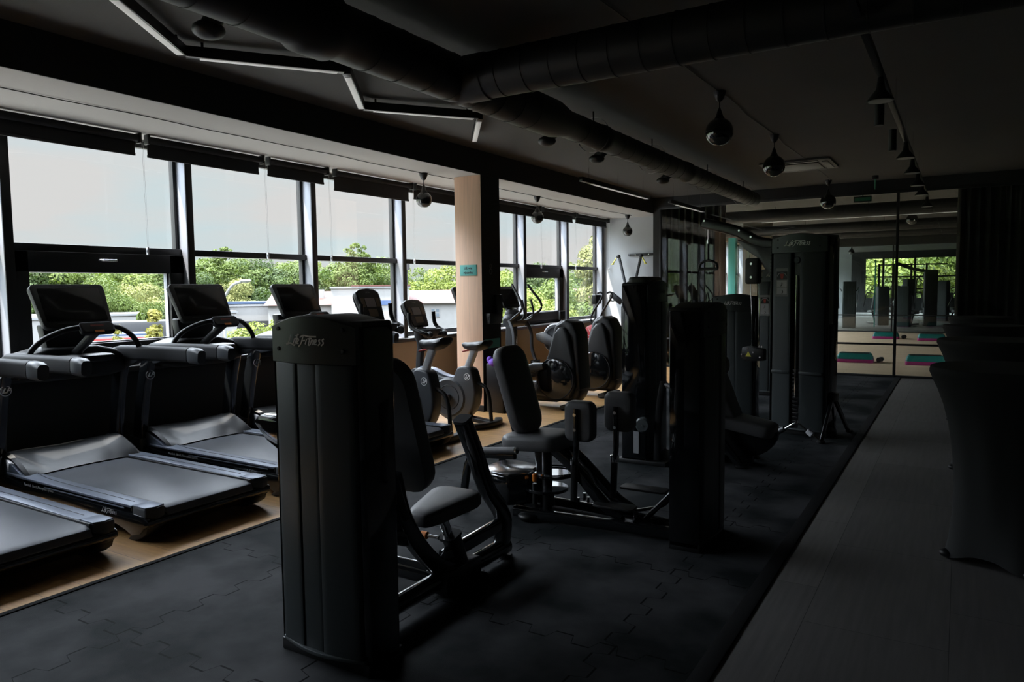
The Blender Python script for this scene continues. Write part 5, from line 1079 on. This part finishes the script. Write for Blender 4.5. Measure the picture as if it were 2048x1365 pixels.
B4 = building('shop', 'white low shop with red and blue edge between the thujas', -40.2, 22.8, 62, 5.2, 5, -.95, None, [(-2.1, 1, .9, .7, 1.2, 1.2)])
obj('red_edge', MB().box(-2.65, 2.65, -.12, 0, 4.0, 4.1), RED, B4); obj('blue_roof_edge', MB().box(-2.6, 2.6, 0, 2.5, 4.18, 4.3, 0), mat('solar_blue', (0, 0, 0)), B4); obj('red_awning', MB().box(-.6, .2, -.5, 0, 3.2, 3.5), RED, B4)
B5 = building('pale_hall', 'white flat-roofed hall behind the hedge and the thujas', -53.5, 31.5, 60, 16, 6, -.1, None, [])
B6 = building('roadside_hall', 'pale low hall with a blue base at the far left', -47.0, 19.5, 65, 9, 6, .1, None, [(-2.6, 2, 1.6, .8, -2, 2)]); obj('blue_base', MB().box(-4.5, 4.5, -.1, 0, 1.6, 2.6), mat('blue_paint', (0, 0, 0)), B6)
B7 = building('small_house', 'white two-storey house behind the hedge', -51.6, 36.8, 60, 3.4, 4, 1.1, None, [(.1, 2, .5, .6, -1, 1)])
t = thing('street_lamp', 'curved grey street lamp rising beside the third treadmill screen', 'street lamp', (-23.9, 18.0, G))
obj('lamp_pole', MB().tube([(0, 0, 0), (0, 0, 4.8), (.02, -.02, 6.2), (.15, .0, 6.5), (.5, .05, 6.85), (.95, .1, 6.98)], .055, 10, k=4), mat('galvanised', (.14, .15, .15), .5), t); obj('lamp_head', MB().ball((1.15, .12, 7.0), .2, 14, (1.4, .7, .35)), mat('galvanised', (0, 0, 0)), t)
t = thing('utility_pole', 'rusty leaning pole between the shop and the golden thujas', 'pole', (-24.0, 15.3, G)); obj('pole_shaft', MB().bar([(0, 0, 0), (0, 0, 5.1)], .1, .1, smooth=False, up=(1, 0, 0)).bar([(.2, .3, 4.0), (0, 0, 4.9)], .05, .05, smooth=False), BARK, t)
t = thing('floodlight_mast', 'thin floodlight mast above the white block', 'mast', (-41.0, 49.5, G)); obj('mast_shaft', MB().cyl((0, 0, 4.3), .05, 8.6, 'z', 8), GREY, t); obj('floodlight', MB().box(-.25, .25, -.1, .1, 8.3, 8.8), GREY, t)
t = thing('parked_truck', 'grey parked vehicle by the wood beyond the second treadmill screen', 'vehicle', (-42.5, 26.0, G + .03), 60); obj('truck_body', MB().box(-1.8, 1.8, -.8, .8, 3.2, 4.9, .2), GREY, t); obj('truck_stand', MB().box(-1.6, 1.6, -.7, .7, 0, 3.2), FACADE, t)
# wooded hill seen only as a reflection and from the side
b = MB(); n = 26; g = []
for i in range(n + 1):
    row = []
    for j in range(13):
        x = -250 + 230 * i / n; y = -190 + 90 * j / 12; e = math.sin(PI * j / 12) * (.75 + .25 * math.sin(i * .5)); row.append(b.bm.verts.new((x, y, G + 42 * e + 3 * noise.noise(Vector((x * .05, y * .05, 0))))))
    g.append(row)
for i in range(n):
    for j in range(12): b.bm.faces.new((g[i][j], g[i + 1][j], g[i + 1][j + 1], g[i][j + 1]))
o = obj('wooded_hill', b, mat('hill_forest', (.018, .032, .014), .95, var=.5, vscale=.25)); o['kind'] = 'structure'; o['label'] = 'long wooded hill'
for i, (x, y) in enumerate(((-60, -40), (-72, -22), (-66, -58), (-50, -66), (-80, -5), (-84, 10), (-42, -78))): tree(x, y, 'wide', i % 2, i % 2, 9.6, 'tree outside mirrored in the glass partition, %s planted' % ORD[i], 22000, .13, 'trees mirrored in the partition')
for i, (x, y) in enumerate(((-9, 56), (-5.5, 54), (-2.6, 57), (-.5, 54), (2.5, 57), (5, 55), (-12, 60))): tree(x, y, ('round', 'wide')[i % 2], 2 if i % 3 else 0, i % 2, 10.8, 'bright tree outside the far hall windows, %s planted' % ORD[i], 22000, .13, 'trees beyond the hall windows')
